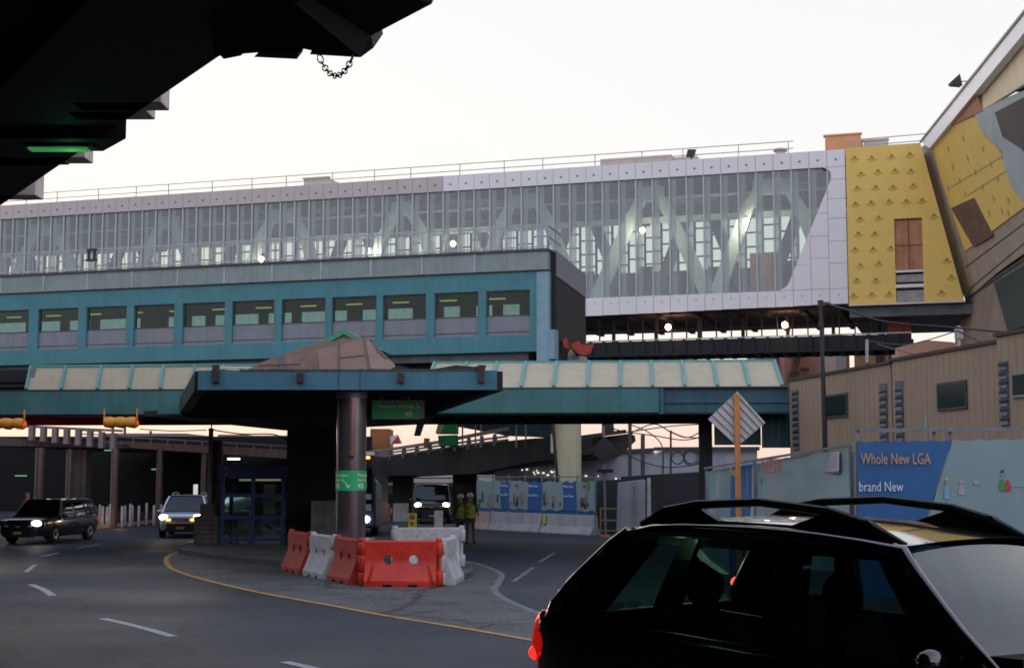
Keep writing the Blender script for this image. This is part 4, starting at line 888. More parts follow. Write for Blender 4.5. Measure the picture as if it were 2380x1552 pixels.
def barrier(loc, rot, mat_, lab):
    t = thing('water_barrier', lab, 'barrier', loc, rot, 'plastic traffic barriers round the island')
    if 'm' not in KN:
        KN['m'] = True
    b = MB(); b.v = [p.copy() for p in BM.v]; b.f = BM.f; part('body', b, mat_, t, smooth=True, bevel=.012)
    for s in (-1, 1):
        k = MB(); x = s*(BL/2-.05)
        for z0, z1 in (((.02, .34), (.68, .99)) if s > 0 else ((.02, .30), (.33, .70), (.73, .99))): k.lathe([(.09, z0), (.105, z0+.02), (.105, z1-.02), (.09, z1)], (x, 0, 0), 14)
        k.box(min(x, s*(BL/2-.14)), max(x, s*(BL/2-.14)), -.085, .085, .03, .33); k.box(min(x, s*(BL/2-.14)), max(x, s*(BL/2-.14)), -.085, .085, .70, .98); part('hinge_knuckle', k, mat_, t, smooth=True)
        k = MB(); k.lathe([(.045, .34), (.045, .68)], (x, 0, 0), 10); k.lathe([(.075, .98), (.08, 1.0), (.08, 1.06), (.06, 1.09), (.02, 1.095)], (x, 0, 0), 12); part('pin', k, mat_ if mat_ is not whitep else M('pin_white', (.5, .5, .5), .5) if 'pin_white' not in bpy.data.materials else bpy.data.materials['pin_white'], t, smooth=True)
    return t
fa, fb = gr(838, 1364), gr(1020, 1364); c = (fa+fb)/2
barrier((c.x, c.y+.3, 0), 0, redp, 'bright red plastic barrier facing the camera with two round holes')
E0_, E1_ = Vector((fa.x-.02, fa.y+.55, 0)), Vector((-6.25, 39.2, 0)); dd = (E1_-E0_).normalized(); ra = math.atan2(dd.y, dd.x)
for k, (mt, lb) in enumerate(((redp_old, 'faded red plastic barrier next to the bright red one, seen at an angle'), (whitep, 'white plastic barrier between two red ones on the left side'), (redp_old, 'red plastic barrier farthest back at the left end of the row'))):
    p = E0_+dd*(BL/2+k*1.96+(.02 if k else 0)); barrier((p.x, p.y, 0 if k < 2 else .0), ra, mt, lb)
barrier((fb.x+.12, fb.y+1.35, 0), math.radians(84), whitep, 'scuffed white plastic barrier end on at the right of the red one')
barrier((at(995, 1300, 37.6).x, 37.6, .12), math.radians(3), whitep, 'white plastic barrier behind the right end of the red one')
# delineator posts with signs
def post(u, D, v0, v1, wd, mat_, lab, sgn=None):
    p = at(u, 1200, D); t = thing('delineator_post', lab, 'post', (p.x, D, 0)); zt, zb = at(u, v0, D).z, at(u, v1, D).z
    m = MB(); m.box(-wd/2, wd/2, -.03, .03, .04, zt if not sgn else zb+.05); m.lathe([(.2, 0), (.2, .04), (.1, .06)], n=14); part('post', m, whitep, t, bevel=.01)
    if sgn:
        m = MB(); m.box(-wd/2, wd/2, -.05, .0, zb, zt); part('sign_plate', m, sgn, t)
        m = MB(); m.ell((0, -.055, zt-.12), .09, .01, .08); part('red_mark', m, pr_red, t); m = MB(); m.slab([(-.04, -.055, zt-.25), (.06, -.055, zt-.3), (.0, -.055, zb+.12), (.08, -.055, zb+.05), (-.06, -.055, zb+.1)], (0, .004, 0)); part('dark_symbol', m, pr_dark, t)
post(959, 44, 1192, 1226, .26, None, 'white post with a yellow green sign plate in front of the van', M('fluorescent_sign', (.55, .62, .03), .5, var=.08))
post(1019, 44, 1186, 1240, .27, None, 'plain white delineator panel in front of the van')
# ================================================================ cars
def car(lab, cat, loc, rot, paint, glass, spec=None, name='suv_car'):
    s = dict(L=4.55, w=.90, belt=1.04, roof=1.64, xr0=.55, xr1=2.75, xc=3.35, xh=.12, nose=.88, wr=.60, cl=.20, rail=True, wx=(.85, 3.6), wrad=.34, lamps=True, seats=True, hi=False)
    s.update(spec or {}); S = lambda k: s[k]; L_, w, belt, roof = s['L'], s['w'], s['belt'], s['roof']
    t = thing(name, lab, cat, loc, rot)
    def bz(x): return belt-s.get('wedge', .05)*max(0, (x-.3))/3          # belt falls slightly to the front
    # lower body
    st = [(0.0, .70, .42, .95), (.04, .80, .34, belt-.04), (.14, .86, .28, belt), (.5, .89, .26, belt), (1.2, .90, .24, bz(1.2)), (2.2, .90, .24, bz(2.2)), (s['xc'], .90, .24, bz(s['xc'])), (s['xc']+.4, .89, .26, bz(3)-.03), (L_-.45, .86, .28, s['nose']+.02), (L_-.16, .80, .30, s['nose']-.06), (L_-.04, .70, .34, s['nose']-.14), (L_, .60, .42, s['nose']-.22)]
    rings = []
    for x, hw, zb, zt in st:
        hw = hw*w/.9; hf = [(hw*.55, zt+.035 if x > s['xc'] else zt), (hw*.968, zt), (hw*.99, zt-.025), (hw, zt-.14), (hw*1.0, (zt+zb)/2), (hw*.985, zb+.12), (hw*.93, zb)]
        rings.append([Vector((x, -y, z)) for y, z in hf]+[Vector((x, y, z)) for y, z in hf[::-1]])
    m = MB(); m.loft(rings)
    kill = {frozenset((i*14+a, i*14+b, (i+1)*14+b, (i+1)*14+a)) for i in range(3, 6) for a, b in ((0, 1), (12, 13), (13, 0))}
    m.f = [q for q in m.f if frozenset(q) not in kill]; body = part('body', m, paint, t, smooth=True)
    for o_ in body.data.polygons: pass
    # greenhouse: pillars as strips on a tumbling side surface
    wb, wt_ = w*.975, s['wr']+.06
    def sy(z, ins=0): k = (z-belt)/(roof-belt); return (wb+(wt_-wb)*(k**1.25 if k > 0 else 0))-ins
    zr = roof-.05
    def strip_(poly, side, th, mb, sub=5):
        # poly: 4 points (x,z) bottom-left, bottom-right, top-right, top-left
        (xa, za), (xb, zb2), (xc_, zc2), (xd, zd) = poly; ro, ri = [], []
        for i in range(sub+1):
            k = i/sub; l = (xa+(xd-xa)*k, za+(zd-za)*k); r = (xb+(xc_-xb)*k, zb2+(zc2-zb2)*k)
            ro.append([(l[0], side*sy(l[1]), l[1]), (r[0], side*sy(r[1]), r[1])]); ri.append([(l[0], side*sy(l[1], th), l[1]), (r[0], side*sy(r[1], th), r[1])])
        for i in range(sub): mb.hexa([ro[i][0], ro[i][1], ri[i][1], ri[i][0]], [ro[i+1][0], ro[i+1][1], ri[i+1][1], ri[i+1][0]])
    xh, x0r, x1r, xc_ = s['xh'], s['xr0'], s['xr1'], s['xc']
    wins = s.get('wins') or [(.62, 1.0, .95, 1.12), (1.12, 2.02, 1.22, 1.98), (2.10, 2.98, 2.06, 2.52)]   # (x bottom left, x bottom right, x top left, x top right)
    zb_, zt2 = belt+.03, roof-.13; pm = MB()
    for sd in (-1, 1):
        prev = (xh, x0r-.12)
        for (a, b, c, d_) in wins:
            strip_([(prev[0], belt-.09), (a, belt-.09), (c, zt2), (prev[1], zt2)], sd, .07, pm); prev = (b, d_)
        strip_([(prev[0], belt-.1), (xc_+.02, belt-.1), (x1r+.06, zt2), (prev[1], zt2)], sd, .06, pm)
        strip_([(x0r-.12, zt2), (x1r+.06, zt2), (x1r-.05, zr), (x0r-.02, zr)], sd, .08, pm, 2)
    part('pillars', pm, paint, t, smooth=True)
    for sd in (-1, 1):
        for (a, b, c, d_) in wins:
            f = MB(); rows = []
            for i in range(6):
                k = i/5; z = belt-.09+(zt2-belt+.09)*k; xa, xb = a+(c-a)*k, b+(d_-b)*k; rows.append([(xa, sd*sy(z, .02), z), (xb, sd*sy(z, .02), z)])
            f.grid([[Vector(q) for q in r] for r in rows]); part('side_window', f, glass, t, smooth=True, recalc=False)
    # roof
    rows = []
    for i in range(9):
        k = i/8; x = x0r-.06+(x1r-x0r+.1)*k; cz = .025*(1-(2*k-1)**2); hw = s['wr']+.03; ey = sy(zr); rows.append([Vector((x, -ey-.004, zr-.035))]+[Vector((x, hw*j/6, zr+.004+cz*(1-(j/6)**4)*.8+.022*(1-(j/6)**2))) for j in range(-6, 7)]+[Vector((x, ey+.004, zr-.035))])
    f = MB(); f.grid(rows); part('roof', f, paint, t, smooth=True, recalc=False)
    for sd in (-1, 1):
        f = MB(); f.tube([(xh+.055+(x0r-.1-xh-.03)*i/6, sd*(sy(belt-.06+(zr-.03-belt+.06)*i/6)-.055), belt-.06+(zr-.03-belt+.06)*i/6) for i in range(7)], [.05, .075, .08, .08, .075, .07, .05], 14); part('rear_pillar_edge', f, paint, t, smooth=True)
        f = MB(); f.tube([(x0r-.1+(x1r-x0r+.16)*i/8, sd*(sy(zr)-.005), zr-.03) for i in range(9)]+[(x1r+.06+(xc_+.02-x1r-.06)*i/6, sd*(sy(max(belt, zr-.03-(zr-.03-belt+.06)*i/6))-.004), zr-.03-(zr-.03-belt+.06)*i/6-.012*math.sin(math.pi*i/6)) for i in range(1, 7)], [.01]+[.04]*8+[.038, .036, .034, .03, .03, .02], 10); part('roof_edge', f, paint, t, smooth=True)
    # windscreen and rear window
    for nm, xb, xt, zbx, g_ in (('windscreen', xc_+.05, x1r+.02, bz(xc_)-.01, g_shield if s['hi'] else glass), ('rear_window', xh-.02, x0r-.08, belt, glass)):
        sg = 1 if nm == 'windscreen' else -1; rows = []
        for i in range(8):
            k = i/7; z = zbx+(zr-zbx+.01)*k; hw = sy(max(z, belt), .03)*(.98); row = []
            for j in range(-6, 7):
                q = j/6; row.append(Vector((xb+(xt-xb)*k-sg*.13*q*q*(1-k*.6)+sg*.06*math.sin(math.pi*k), hw*q, z)))
            rows.append(row)
        f = MB(); f.grid(rows); part(nm, f, g_, t, smooth=True, recalc=False)
    # rails
    if s['rail']:
        for sd in (-1, 1):
            f = MB(); y = sd*(s['wr']-.02); a, b = x0r+.05, x1r-.12; zz = zr+.04
            f.tube([(a-.1, y, zz-.02), (a+.1, y, zz+.045), (a+.35, y, zz+.075), ((a+b)/2, y, zz+.095), (b-.35, y, zz+.075), (b-.1, y, zz+.03), (b+.12, y, zz-.04)], [.02, .03, .026, .024, .026, .032, .02], 8)
            for xx, s0, s1 in ((a+.2, .3, .42), (b-.25, .42, .34)): f.hexa([(xx-s0, y-.03, zz-.05), (xx+s1, y-.03, zz-.05), (xx+s1, y+.03, zz-.05), (xx-s0, y+.03, zz-.05)], [(xx-.14, y-.02, zz+.055), (xx+.16, y-.02, zz+.06), (xx+.16, y+.02, zz+.06), (xx-.14, y+.02, zz+.055)])
            f.box(a+.2, b-.2, y-.02, y+.02, zz-.05, zz-.0)
            part('roof_rail', f, trim_black if s['hi'] else galv_dull, t, smooth=True)
    # wheels
    for x in s['wx']:
        for sd in (-1, 1):
            r = s['wrad']; f = MB(); f.lathe([(r*.55, -.1), (r*.97, -.1), (r, -.07), (r, .07), (r*.97, .1), (r*.55, .1)], n=24); f.xf(Matrix.Translation((x, sd*(w-.09), r)) @ Matrix.Rotation(math.pi/2, 4, 'X')); wh = part('wheel', f, tyre_m, t, smooth=True)
            f = MB(); f.lathe([(.02, -.02), (r*.5, -.02), (r*.56, .02), (r*.5, .03), (.05, .0)], n=20)
            f.xf(Matrix.Translation((x, sd*(w-.0), r)) @ Matrix.Rotation(-sd*math.pi/2, 4, 'X')); part('rim', f, rim_m, wh, smooth=True)
    if s['hi']:
        for sd in (-1, 1):
            for xd in (1.12, 2.12):
                f = MB(); f.tube([(xd+.15, sd*(w-.005), .93), (xd+.18, sd*(w+.035), .935), (xd+.36, sd*(w+.035), .935), (xd+.39, sd*(w-.005), .93)], .014, 8); part('door_handle', f, paint, t, smooth=True)
            for xd in (1.05, 2.08, 3.12):
                f = MB(); f.box(xd, xd+.008, *sorted((sd*(w-.03), sd*(w+.0015))), .35, .86); part('door_seam', f, trim_black, t)
    # nose: headlamps, grille, bumper, plate, mirrors
    n_ = s['nose']
    for sd in (-1, 1):
        f = MB(); f.ell((L_-.12, sd*.66*w/.9, n_-.15), .15, .19, .11, 12, 8); part('headlight', f, e_head if s['lamps'] and not (s.get('one') and sd < 0) else (trim_black if s.get('one') else galv), t, smooth=True)
        f = MB(); f.ell((L_-.03, sd*.47*w/.9, n_-.25), .07, .12, .06, 10, 6); part('fog_lamp', f, e_amber if s['lamps'] == 1 else galv, t, smooth=True)
        f = MB(); f.ell((.14, sd*.775*w/.9, belt-.20), .13, .095, .20, 14, 10); tl_ = part('tail_light', f, e_red, t, smooth=True)
        if s['hi']: f = MB(); f.ell((.075, sd*.80*w/.9, belt-.27), .065, .075, .05, 10, 8); part('lamp_bulb', f, e_redhot, tl_, smooth=True)
        f = MB(); f.ell((xc_-.25, sd*(w+.1), belt-.02), .06, .11, .075, 12, 8); f.bar((xc_-.22, sd*(w-.06), belt), (xc_-.25, sd*(w+.1), belt+.02), .05); part('mirror', f, paint, t, smooth=True)
    f = MB()
    for z in (n_-.25, n_-.32): f.box(L_-.03, L_+.012, -.36, .36, z, z+.045)
    f.hexa([(L_-.1, -.62, .25), (L_+.015, -.5, .25), (L_+.015, .5, .25), (L_-.1, .62, .25)], [(L_-.08, -.7, n_-.40), (L_+.02, -.55, n_-.40), (L_+.02, .55, n_-.40), (L_-.08, .7, n_-.40)]); part('grille', f, trim_black, t)
    f = MB(); f.box(L_+.02, L_+.035, -.16, .16, .36, .46); part('number_plate', f, plate_m, t)
    if not s['hi']:
        f = MB(); f.slab([(L_+.012, -.06, n_-.3), (L_+.012, .06, n_-.3), (L_+.012, .1, n_-.2), (L_+.012, 0, n_-.26), (L_+.012, -.1, n_-.2)], (.012, 0, 0)); part('badge', f, galv, t)
    # cabin
    f = MB(); f.box(.25, xc_-.1, -.8*w/.9, .8*w/.9, .35, .55); f.box(2.9, xc_+.05, -.75, .75, .6, belt+.0); part('cabin_floor', f, seat_m, t)
    for x, y in ((1.28, -.4), (1.28, .4), (2.28, -.4), (2.28, .4)):
        f = MB(); f.hexa([(x, y-.24, .5), (x+.5, y-.24, .5), (x+.5, y+.24, .5), (x, y+.24, .5)], [(x, y-.24, .68), (x+.5, y-.24, .7), (x+.5, y+.24, .7), (x, y+.24, .68)])
        f.hexa([(x-.02, y-.23, .6), (x+.14, y-.23, .6), (x+.14, y+.23, .6), (x-.02, y+.23, .6)], [(x-.2, y-.2, 1.14), (x-.09, y-.2, 1.14), (x-.09, y+.2, 1.14), (x-.2, y+.2, 1.14)])
        f.ell((x-.19, y, 1.25), .085, .15, .14, 12, 8); part('seat', f, seat_m, t, smooth=True)
    if s['hi']:   # crown of the roof: it falls away to the front and a little to the back
        for o_ in [c for c in t.children_recursive if c.type == 'MESH']:
            for q in o_.data.vertices:
                z = q.co.z
                if z > belt:
                    k = min(1.0, (z-belt)/(roof-belt)); x = min(q.co.x, x1r+.1)
                    q.co.z = z-k*(.085*max(0, (x-1.55)/1.15)**2+.035*max(0, min(1, (1.35-x)/.6))**2)
    return t
HA = math.radians(-50)
car('black estate SUV with raised roof rails, cut off by the bottom right corner', 'car', (.75, 9.645, .69), HA, paint_black, g_car, dict(L=4.6, w=.92, belt=1.06, roof=1.66, xr0=.80, xr1=2.62, xc=3.3, xh=.16, wedge=.08, lamps=False, hi=True, wins=[(.60, 1.08, 1.00, 1.22), (1.26, 2.08, 1.34, 2.0), (2.20, 3.05, 2.10, 2.55)]))
sv = gr(410, 1250); car('silver SUV with glowing headlights driving toward the camera', 'car', (sv.x-.28, sv.y+4.3, 0), math.radians(-84), paint_silver, g_far, dict(L=4.55, nose=.98, lamps=1, roof=1.68))
dv = gr(120, 1259); car('black car with bright white headlights at the left edge under the canopy', 'car', (-17.1, 56.6, 0), math.radians(-100), paint_navy, g_far, dict(L=4.7, roof=1.62, belt=1.0, nose=.9, lamps=2, rail=False, one=True))
vp = gr(985, 1217); car('dark van with lit headlights facing the camera under the ramp', 'van', (vp.x+.15, vp.y+4.9, 0), math.radians(-87), paint_navy, g_far, dict(L=5.0, w=.95, belt=1.2, roof=1.98, xr0=.2, xr1=3.2, xc=4.05, xh=.05, nose=1.1, wr=.78, lamps=2, rail=False, wx=(.9, 4.05), wins=[(.35, 1.3, .4, 1.3), (1.45, 2.5, 1.45, 2.5), (2.65, 3.6, 2.62, 3.05)]), 'delivery_van')
q = at(572, 1200, 63); car('dark car with red tail lights seen through the shelter glass', 'car', (q.x, 60, 0), math.radians(70), paint_navy, g_far, dict(lamps=False, rail=False))
lamp('tail_light_glow', (.0, 9.75, 1.66), (1, .02, .01), 30, .1)
for u, v, D in ((365, 1206, 55.6), (455, 1206, 55.6)): lamp('headlight_beam', at(u, v, D)+Vector((0, -.5, 0)), (1, .6, .4), 3, .1)
lamp('headlight_beam', at(92, 1215, 51)+Vector((0, -.3, 0)), (.9, .95, 1), 8, .1)
# coach half hidden behind the column
bx0, bx1 = at(790, 1200, 58).x, at(874, 1200, 58).x; bt = at(860, 1056, 58).z
bus = thing('coach', 'dark blue coach half hidden behind the steel column with a bluish white headlight', 'bus', ((bx0+bx1)/2, 58, 0)); hw = (bx1-bx0)/2+.1; hw = 1.2; ox = bx1-(bx0+bx1)/2-hw
m = MB(); m.hexa([(ox-hw, 0, .35), (ox+hw, 0, .35), (ox+hw, 6, .35), (ox-hw, 6, .35)], [(ox-hw+.08, .25, bt), (ox+hw-.08, .25, bt), (ox+hw-.08, 6, bt), (ox-hw+.08, 6, bt)]); part('body', m, M('dark_blue_coach_paint', (.008, .012, .025), .5, var=.2), bus, bevel=.08)
m = MB(); m.slab([(ox-hw+.15, .05, 1.2), (ox+hw-.15, .05, 1.2), (ox+hw-.2, .17, bt-.55), (ox-hw+.2, .17, bt-.55)], (0, -.03, 0)); part('windscreen', m, g_far, bus)
m = MB(); m.box(ox-hw+.3, ox+hw-.3, .1, .2, bt-.42, bt-.2); part('destination_board', m, blackm, bus)
m = MB(); m.box(ox-hw+.2, ox+hw-.1, -.02, .2, bt-.02, bt+.1); part('roof_front', m, white_clad, bus)
for x in (-.2, .85): f = MB(); f.ell((ox+x, .02, bt-.12), .09, .06, .06); part('marker_lamp', f, e_amber, bus, smooth=True)
for s in (-1, 1):
    f = MB(); f.ell((ox+s*.82, -.02, at(855, 1206, 58).z), .13, .08, .13); part('headlight', f, e_blue, bus, smooth=True)
    f = MB(); f.box(ox+s*1.33-.1, ox+s*1.33+.1, -.35, -.25, 1.55, 2.1); f.bar((ox+s*1.15, .1, 2.3), (ox+s*1.33, -.3, 2.1), .05); part('mirror', f, greytrim, bus)
    f = MB(); f.tube([(ox+s*1.0-.14, 1.8, .48), (ox+s*1.0+.14, 1.8, .48)], .48, 18); part('wheel', f, tyre_m, bus, smooth=True)
m = MB(); m.box(ox+.62, ox+1.0, -.06, .02, 1.05, 1.32); m.box(ox+.7, ox+1.0, -.06, .05, 1.5, 1.72); part('pale_panel', m, jersey, bus)
# ================================================================ people
def person(lab, loc, rot, top, legs, vest=None, hat=None, arm=(0, 0), H=1.72, hair=None):
    t = thing('person', lab, 'person', loc, rot)
    k = H/1.75; V, Ed, Rr = [], [], []
    def v(x, y, z, r, par=None):
        V.append(Vector((x, y, z))*k); Rr.append((r*k, r*.85*k) if isinstance(r, float) else (r[0]*k, r[1]*k)); i = len(V)-1
        if par is not None: Ed.append((par, i))
        return i
    pel = v(0, 0, .96, (.155, .11)); ab = v(0, -.01, 1.14, (.15, .105), pel); ch = v(0, 0, 1.33, (.175, .115), ab); sh_ = v(0, .01, 1.43, (.13, .09), ch); nk = v(0, 0, 1.52, .055, sh_); hd0 = v(0, -.015, 1.60, (.075, .085), nk); hd = v(0, -.02, 1.69, (.08, .092), hd0); v(0, -.01, 1.755, (.055, .065), hd); ns = v(0, -.115, 1.645, .014, hd0)
    for s in (-1, 1):
        v(s*.085, -.0, 1.655, .016, hd0)
        hp = v(s*.1, 0, .90, .098, pel); kn = v(s*.115, -.02-.01*s, .50, .066, hp); an_ = v(s*.12, .02+.03*s, .09, .046, kn); v(s*.125, -.13+.03*s, .035, .042, an_)
        a1, a2 = arm; so_ = v(s*.19, .01, 1.42, .062, sh_); el = v(s*.245, .03-.12*(a1 if s > 0 else a2), 1.14, .047, so_); f_ = (a1 if s > 0 else a2); wr = v(s*(.25-.06*f_), -.05-.30*f_, .90+.22*f_, .032, el); pm = v(s*(.25-.07*f_), -.07-.36*f_, .84+.23*f_, .030, wr)
        for q, (dx, ln) in enumerate(((-.028, .06), (-.01, .075), (.008, .08), (.026, .065))): kk = v(s*(.25-.07*f_)+.0, -.07-.36*f_+dx, .84+.23*f_-ln*.6, .0095, pm); v(s*(.245-.07*f_), -.075-.36*f_+dx, .84+.23*f_-ln*1.1, .008, kk)
        v(s*(.23-.07*f_), -.125-.36*f_, .83+.23*f_, .010, pm)
    me = bpy.data.meshes.new('p'); me.from_pydata(V, Ed, []); o = bpy.data.objects.new('p', me); COL.objects.link(o); o.modifiers.new('s', 'SKIN'); sd = o.modifiers.new('d', 'SUBSURF'); sd.levels = 1; sd.render_levels = 1
    for i, r in enumerate(Rr): me.skin_vertices[0].data[i].radius = r
    me.skin_vertices[0].data[0].use_root = True
    bpy.context.view_layer.update(); r = o.evaluated_get(bpy.context.evaluated_depsgraph_get()).to_mesh(); b = MB(); b.v = [p.co.copy() for p in r.vertices]; b.f = [list(p.vertices) for p in r.polygons]
    COL.objects.unlink(o); bpy.data.objects.remove(o)
    bo = part('body', b, top, t, smooth=True); bo.data.materials.append(legs); bo.data.materials.append(skin_m)
    for p in bo.data.polygons:
        z = p.center.z/k; x = abs(p.center.x)/k
        p.material_index = 2 if (z > 1.50 or (z < .93 and x > .2 and z > .7)) else (1 if z < .98 and x < .2 else 0)
    rs = lambda rr, z0, z1: [[Vector((rx*math.cos(a)*k, (ry*math.sin(a)+.0)*k, z*k)) for a in [2*math.pi*i/16 for i in range(16)]] for rx, ry, z in rr]
    if vest:
        f = MB(); f.loft(rs([(.19, .14, .93), (.185, .135, 1.1), (.205, .145, 1.3), (.185, .13, 1.42), (.1, .09, 1.48)], 0, 0), caps=False); part('vest', f, vest, t, smooth=True)
        f = MB(); f.loft(rs([(.192, .142, 1.08), (.193, .143, 1.12)], 0, 0), caps=False); f.loft(rs([(.207, .147, 1.26), (.208, .148, 1.30)], 0, 0), caps=False); part('reflective_band', f, galv, t)
    if hat:
        f = MB(); f.loft(rs([(.13, .16, 1.705), (.115, .14, 1.715), (.115, .135, 1.75), (.1, .12, 1.80), (.06, .075, 1.835), (.01, .012, 1.845)], 0, 0)); part('hard_hat', f, hat, t, smooth=True)
    if hair:
        f = MB(); f.ell((0, .02*k, 1.70*k), .1*k, .115*k, .11*k); part('hair', f, hair, t, smooth=True)
    f = MB()
    for s in (-1, 1): f.ell((s*.125*k, (-.05+.03*s)*k, .045), .055, .14, .05, 10, 6)
    part('boots', f, blackm, t, smooth=True)
    return t
wk = gr(1070, 1263); person('worker in lime vest and white hard hat, the left of the two by the van', (wk.x, wk.y, 0), math.radians(235), cloth_dark, cloth_dark, M('worn_hivis_vest', (.20, .28, .03), .7, var=.2), hat_white, (.6, .3))
wk = gr(1087, 1262); person('worker in lime vest and brown trousers, the right of the two by the van', (wk.x+.1, wk.y-.2, 0), math.radians(165), cloth_dark, cloth_brown, hivis, hat_white, (.2, .9), 1.76)
pp = at(24, 1200, 58); person('person in dark red jacket standing at the left edge behind the black car', (pp.x, 60, 0), math.radians(30), M('dark_red_jacket', (.05, .008, .008), .8), cloth_dark, None, None, (.2, .2), 1.72, blackm)
# ================================================================ background left: elevated road, columns, bollards
er = thing('elevated_road', 'brown concrete elevated road with white parapet posts, dark underneath', 'elevated road', (-20, 72, 0))
def ramp(u0, v0t, v0b, D0, u1, v1t, v1b, D1, dep):
    m = MB(); a, b, c, d = at(u0, v0b, D0), at(u1, v1b, D1), at(u1, v1t, D1), at(u0, v0t, D0); m.slab([a, b, c, d], (0, dep, 0)); return m
part('deck', ramp(238, 1022, 1036, 72, 800, 1052, 1074, 76, 22), M('brown_concrete', (.22, .155, .125), .85, var=.2, scale=.8, streak=.4), er, w=True)
part('near_deck', ramp(-80, 1012, 1034, 69, 282, 1032, 1041, 71, 26), conc_dark, er, w=True)
m = MB()
for k in range(8):
    u = 70+27*k; v0 = 988+2.6*k; v1 = 1018+3.0*k; p, q = at(u, v1, 69.5), at(u+12, v0, 69.5); m.box(p.x, q.x, 69.2, 69.6, p.z-.1, q.z)
part('parapet_post', m, M('pale_parapet', (.22, .21, .23), .8, var=.12), er, w=True)
m = MB(); a, b = at(-60, 985, 69.4), at(285, 1001, 69.4); m.bar(a, b, .12); m.bar(at(238, 1012, 72), at(800, 1044, 76), .09)
for k in range(3): m.bar(at(190, 1000+8*k, 70.5), at(236, 1002+8*k, 70.5), .06)
for k in range(14): u = 270+40*k; m.bar(at(u, 1013.5+.057*40*k, 72+k*.28), at(u, 1030+.057*40*k, 72+k*.28), .06)
part('railing', m, galv_dull, er, w=True)
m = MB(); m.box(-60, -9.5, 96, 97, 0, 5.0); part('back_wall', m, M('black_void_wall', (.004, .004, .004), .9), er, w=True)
cols = [(78, 98, 66), (150, 166, 70), (166, 196, 70.6), (255, 272, 68), (361, 376, 73), (465, 478, 74)]
for i, (u0, u1, D) in enumerate(cols):
    a, b = at(u0, 1200, D), at(u1, 1200, D); m = MB(); r = (b.x-a.x)/2
    if i == 2: m.box(a.x, b.x, D, D+1, 0, 3.7)
    else: m.lathe([(r, 0), (r, 3.72)], ((a.x+b.x)/2, D, 0), 20)
    single('round_column' if i != 2 else 'square_column', m, colclad if i != 2 else conc_dark, ['thick round column lit red under the elevated road, nearest the left edge', 'round column lit red against the wide square column', 'wide square concrete column under the elevated road', 'round column lit red behind the row of bollards', 'round column lit red left of the silver SUV', 'round column lit red behind the concrete barrel'][i], 'column', 'columns under the elevated road', smooth=i != 2)
bl = [305-75+13*0, 250-3, 312-62+35]; us = [230, 246, 277, 282, 297, 308, 322, 340, 356, 372, 236, 253]
us = [231, 238, 248, 255, 283, 290, 302, 307, 322, 340, 357, 374]
for k, u in enumerate(us):
    p = gr(u, 1228-.055*(u-205)+(0 if k % 2 else 2)); t = thing('bollard', 'slim steel bollard in the row along the lit kerb', 'bollard', (p.x, p.y, 0), 0, 'bollards in front of the elevated road')
    f = MB(); h = .95+.1*(k % 3 == 0); f.lathe([(.065, 0), (.065, h), (.05, h+.05), (.01, h+.07)], n=12); part('post', f, galv, t, smooth=True); f = MB(); f.lathe([(.09, 0), (.09, .03), (.07, .04)], n=12); part('base_ring', f, darkgrey, t)
m = strip([gr(205, 1230), gr(290, 1220), gr(345, 1214), gr(400, 1209)], .5, .02); m2 = MB(); a = [gr(205, 1231), gr(400, 1209)]
m2.hexa([a[0], a[1], a[1]+Vector((.1, .4, 0)), a[0]+Vector((.1, .4, 0))], [p+Vector((0, 0, .16)) for p in (a[0], a[1], a[1]+Vector((.1, .4, 0)), a[0]+Vector((.1, .4, 0)))]); struct('far_kerb', m2, M('pale_kerb', (.45, .33, .2), .35, var=.2))
for u in (235, 290): lamp('kerb_glow', gr(u, 1226)+Vector((0, -.8, .5)), (1, .62, .25), 5, .1)
m = MB(); a, b = at(449, 1155, 80), at(455, 1125, 80); m.box(a.x, b.x+.1, 80, 80.1, a.z, b.z); single('lit_panel', m, EM('pale_lit_panel', (.8, .85, .85), .7), 'small pale lit panel glowing in the dark behind the concrete barrel', 'panel')
for i, (u, v) in enumerate(((48, 1105), (168, 1110), (365, 1090), (135, 1030), (258, 1046))):
    t_ = at(u, v, 88 if i < 3 else 74); m = MB(); m.box(t_.x-.35, t_.x+.35, t_.y, t_.y+.1, t_.z-.03, t_.z+.03); single('ceiling_light', m, EM('dim_green_tube%d' % i, (.3, .8, .4), .5), 'tiny greenish tube light glimmering under the elevated road', 'ceiling light', 'dim tube lights under the elevated road')
m = MB(); t_ = at(412, 1051, 75.5); t_ = at(741, 1427, 75)
t_ = at(547, 1066, 75.2); m = MB(); m.box(t_.x-.3, t_.x+.3, 74.6, 74.9, t_.z-.05, t_.z+.04); single('soffit_lamp', m, EM('yellow_soffit_lamp', (1, .85, .45), 4), 'small yellow lamp under the edge of the elevated road above the shelter', 'lamp')
# far buildings and lamp posts beyond the elevated road
def far(u0, u1, v0, v1, D, dep, mat_, lab, nm='distant_building', wins=0, roofpts=None):
    a, b = at(u0, v1, D), at(u1, v0, D); t = thing(nm, lab, 'building', ((a.x+b.x)/2, D, 0)); x = (b.x-a.x)/2; h = b.z
    m = MB(); m.box(-x, x, 0, dep, 0, h); part('wall', m, mat_, t)
    m = MB(); m.box(-x-.2, x+.2, -.2, dep+.2, h, h+.5); part('roof', m, M(nm+'_roof', (.17, .15, .19), .9), t)
    if wins:
        for r_ in range(2):
            for k in range(wins):
                f = MB(); xx = -x+2*x*(k+.3)/wins; f.box(xx, xx+2*x*.4/wins, -.1, 0, h-3.2-4*r_, h-1.6-4*r_); part('window', f, greytrim, t)
    return t
far(290, 430, 1013, 1080, 260, 20, bluegrey, 'low dark purple building far beyond the elevated road', wins=5)
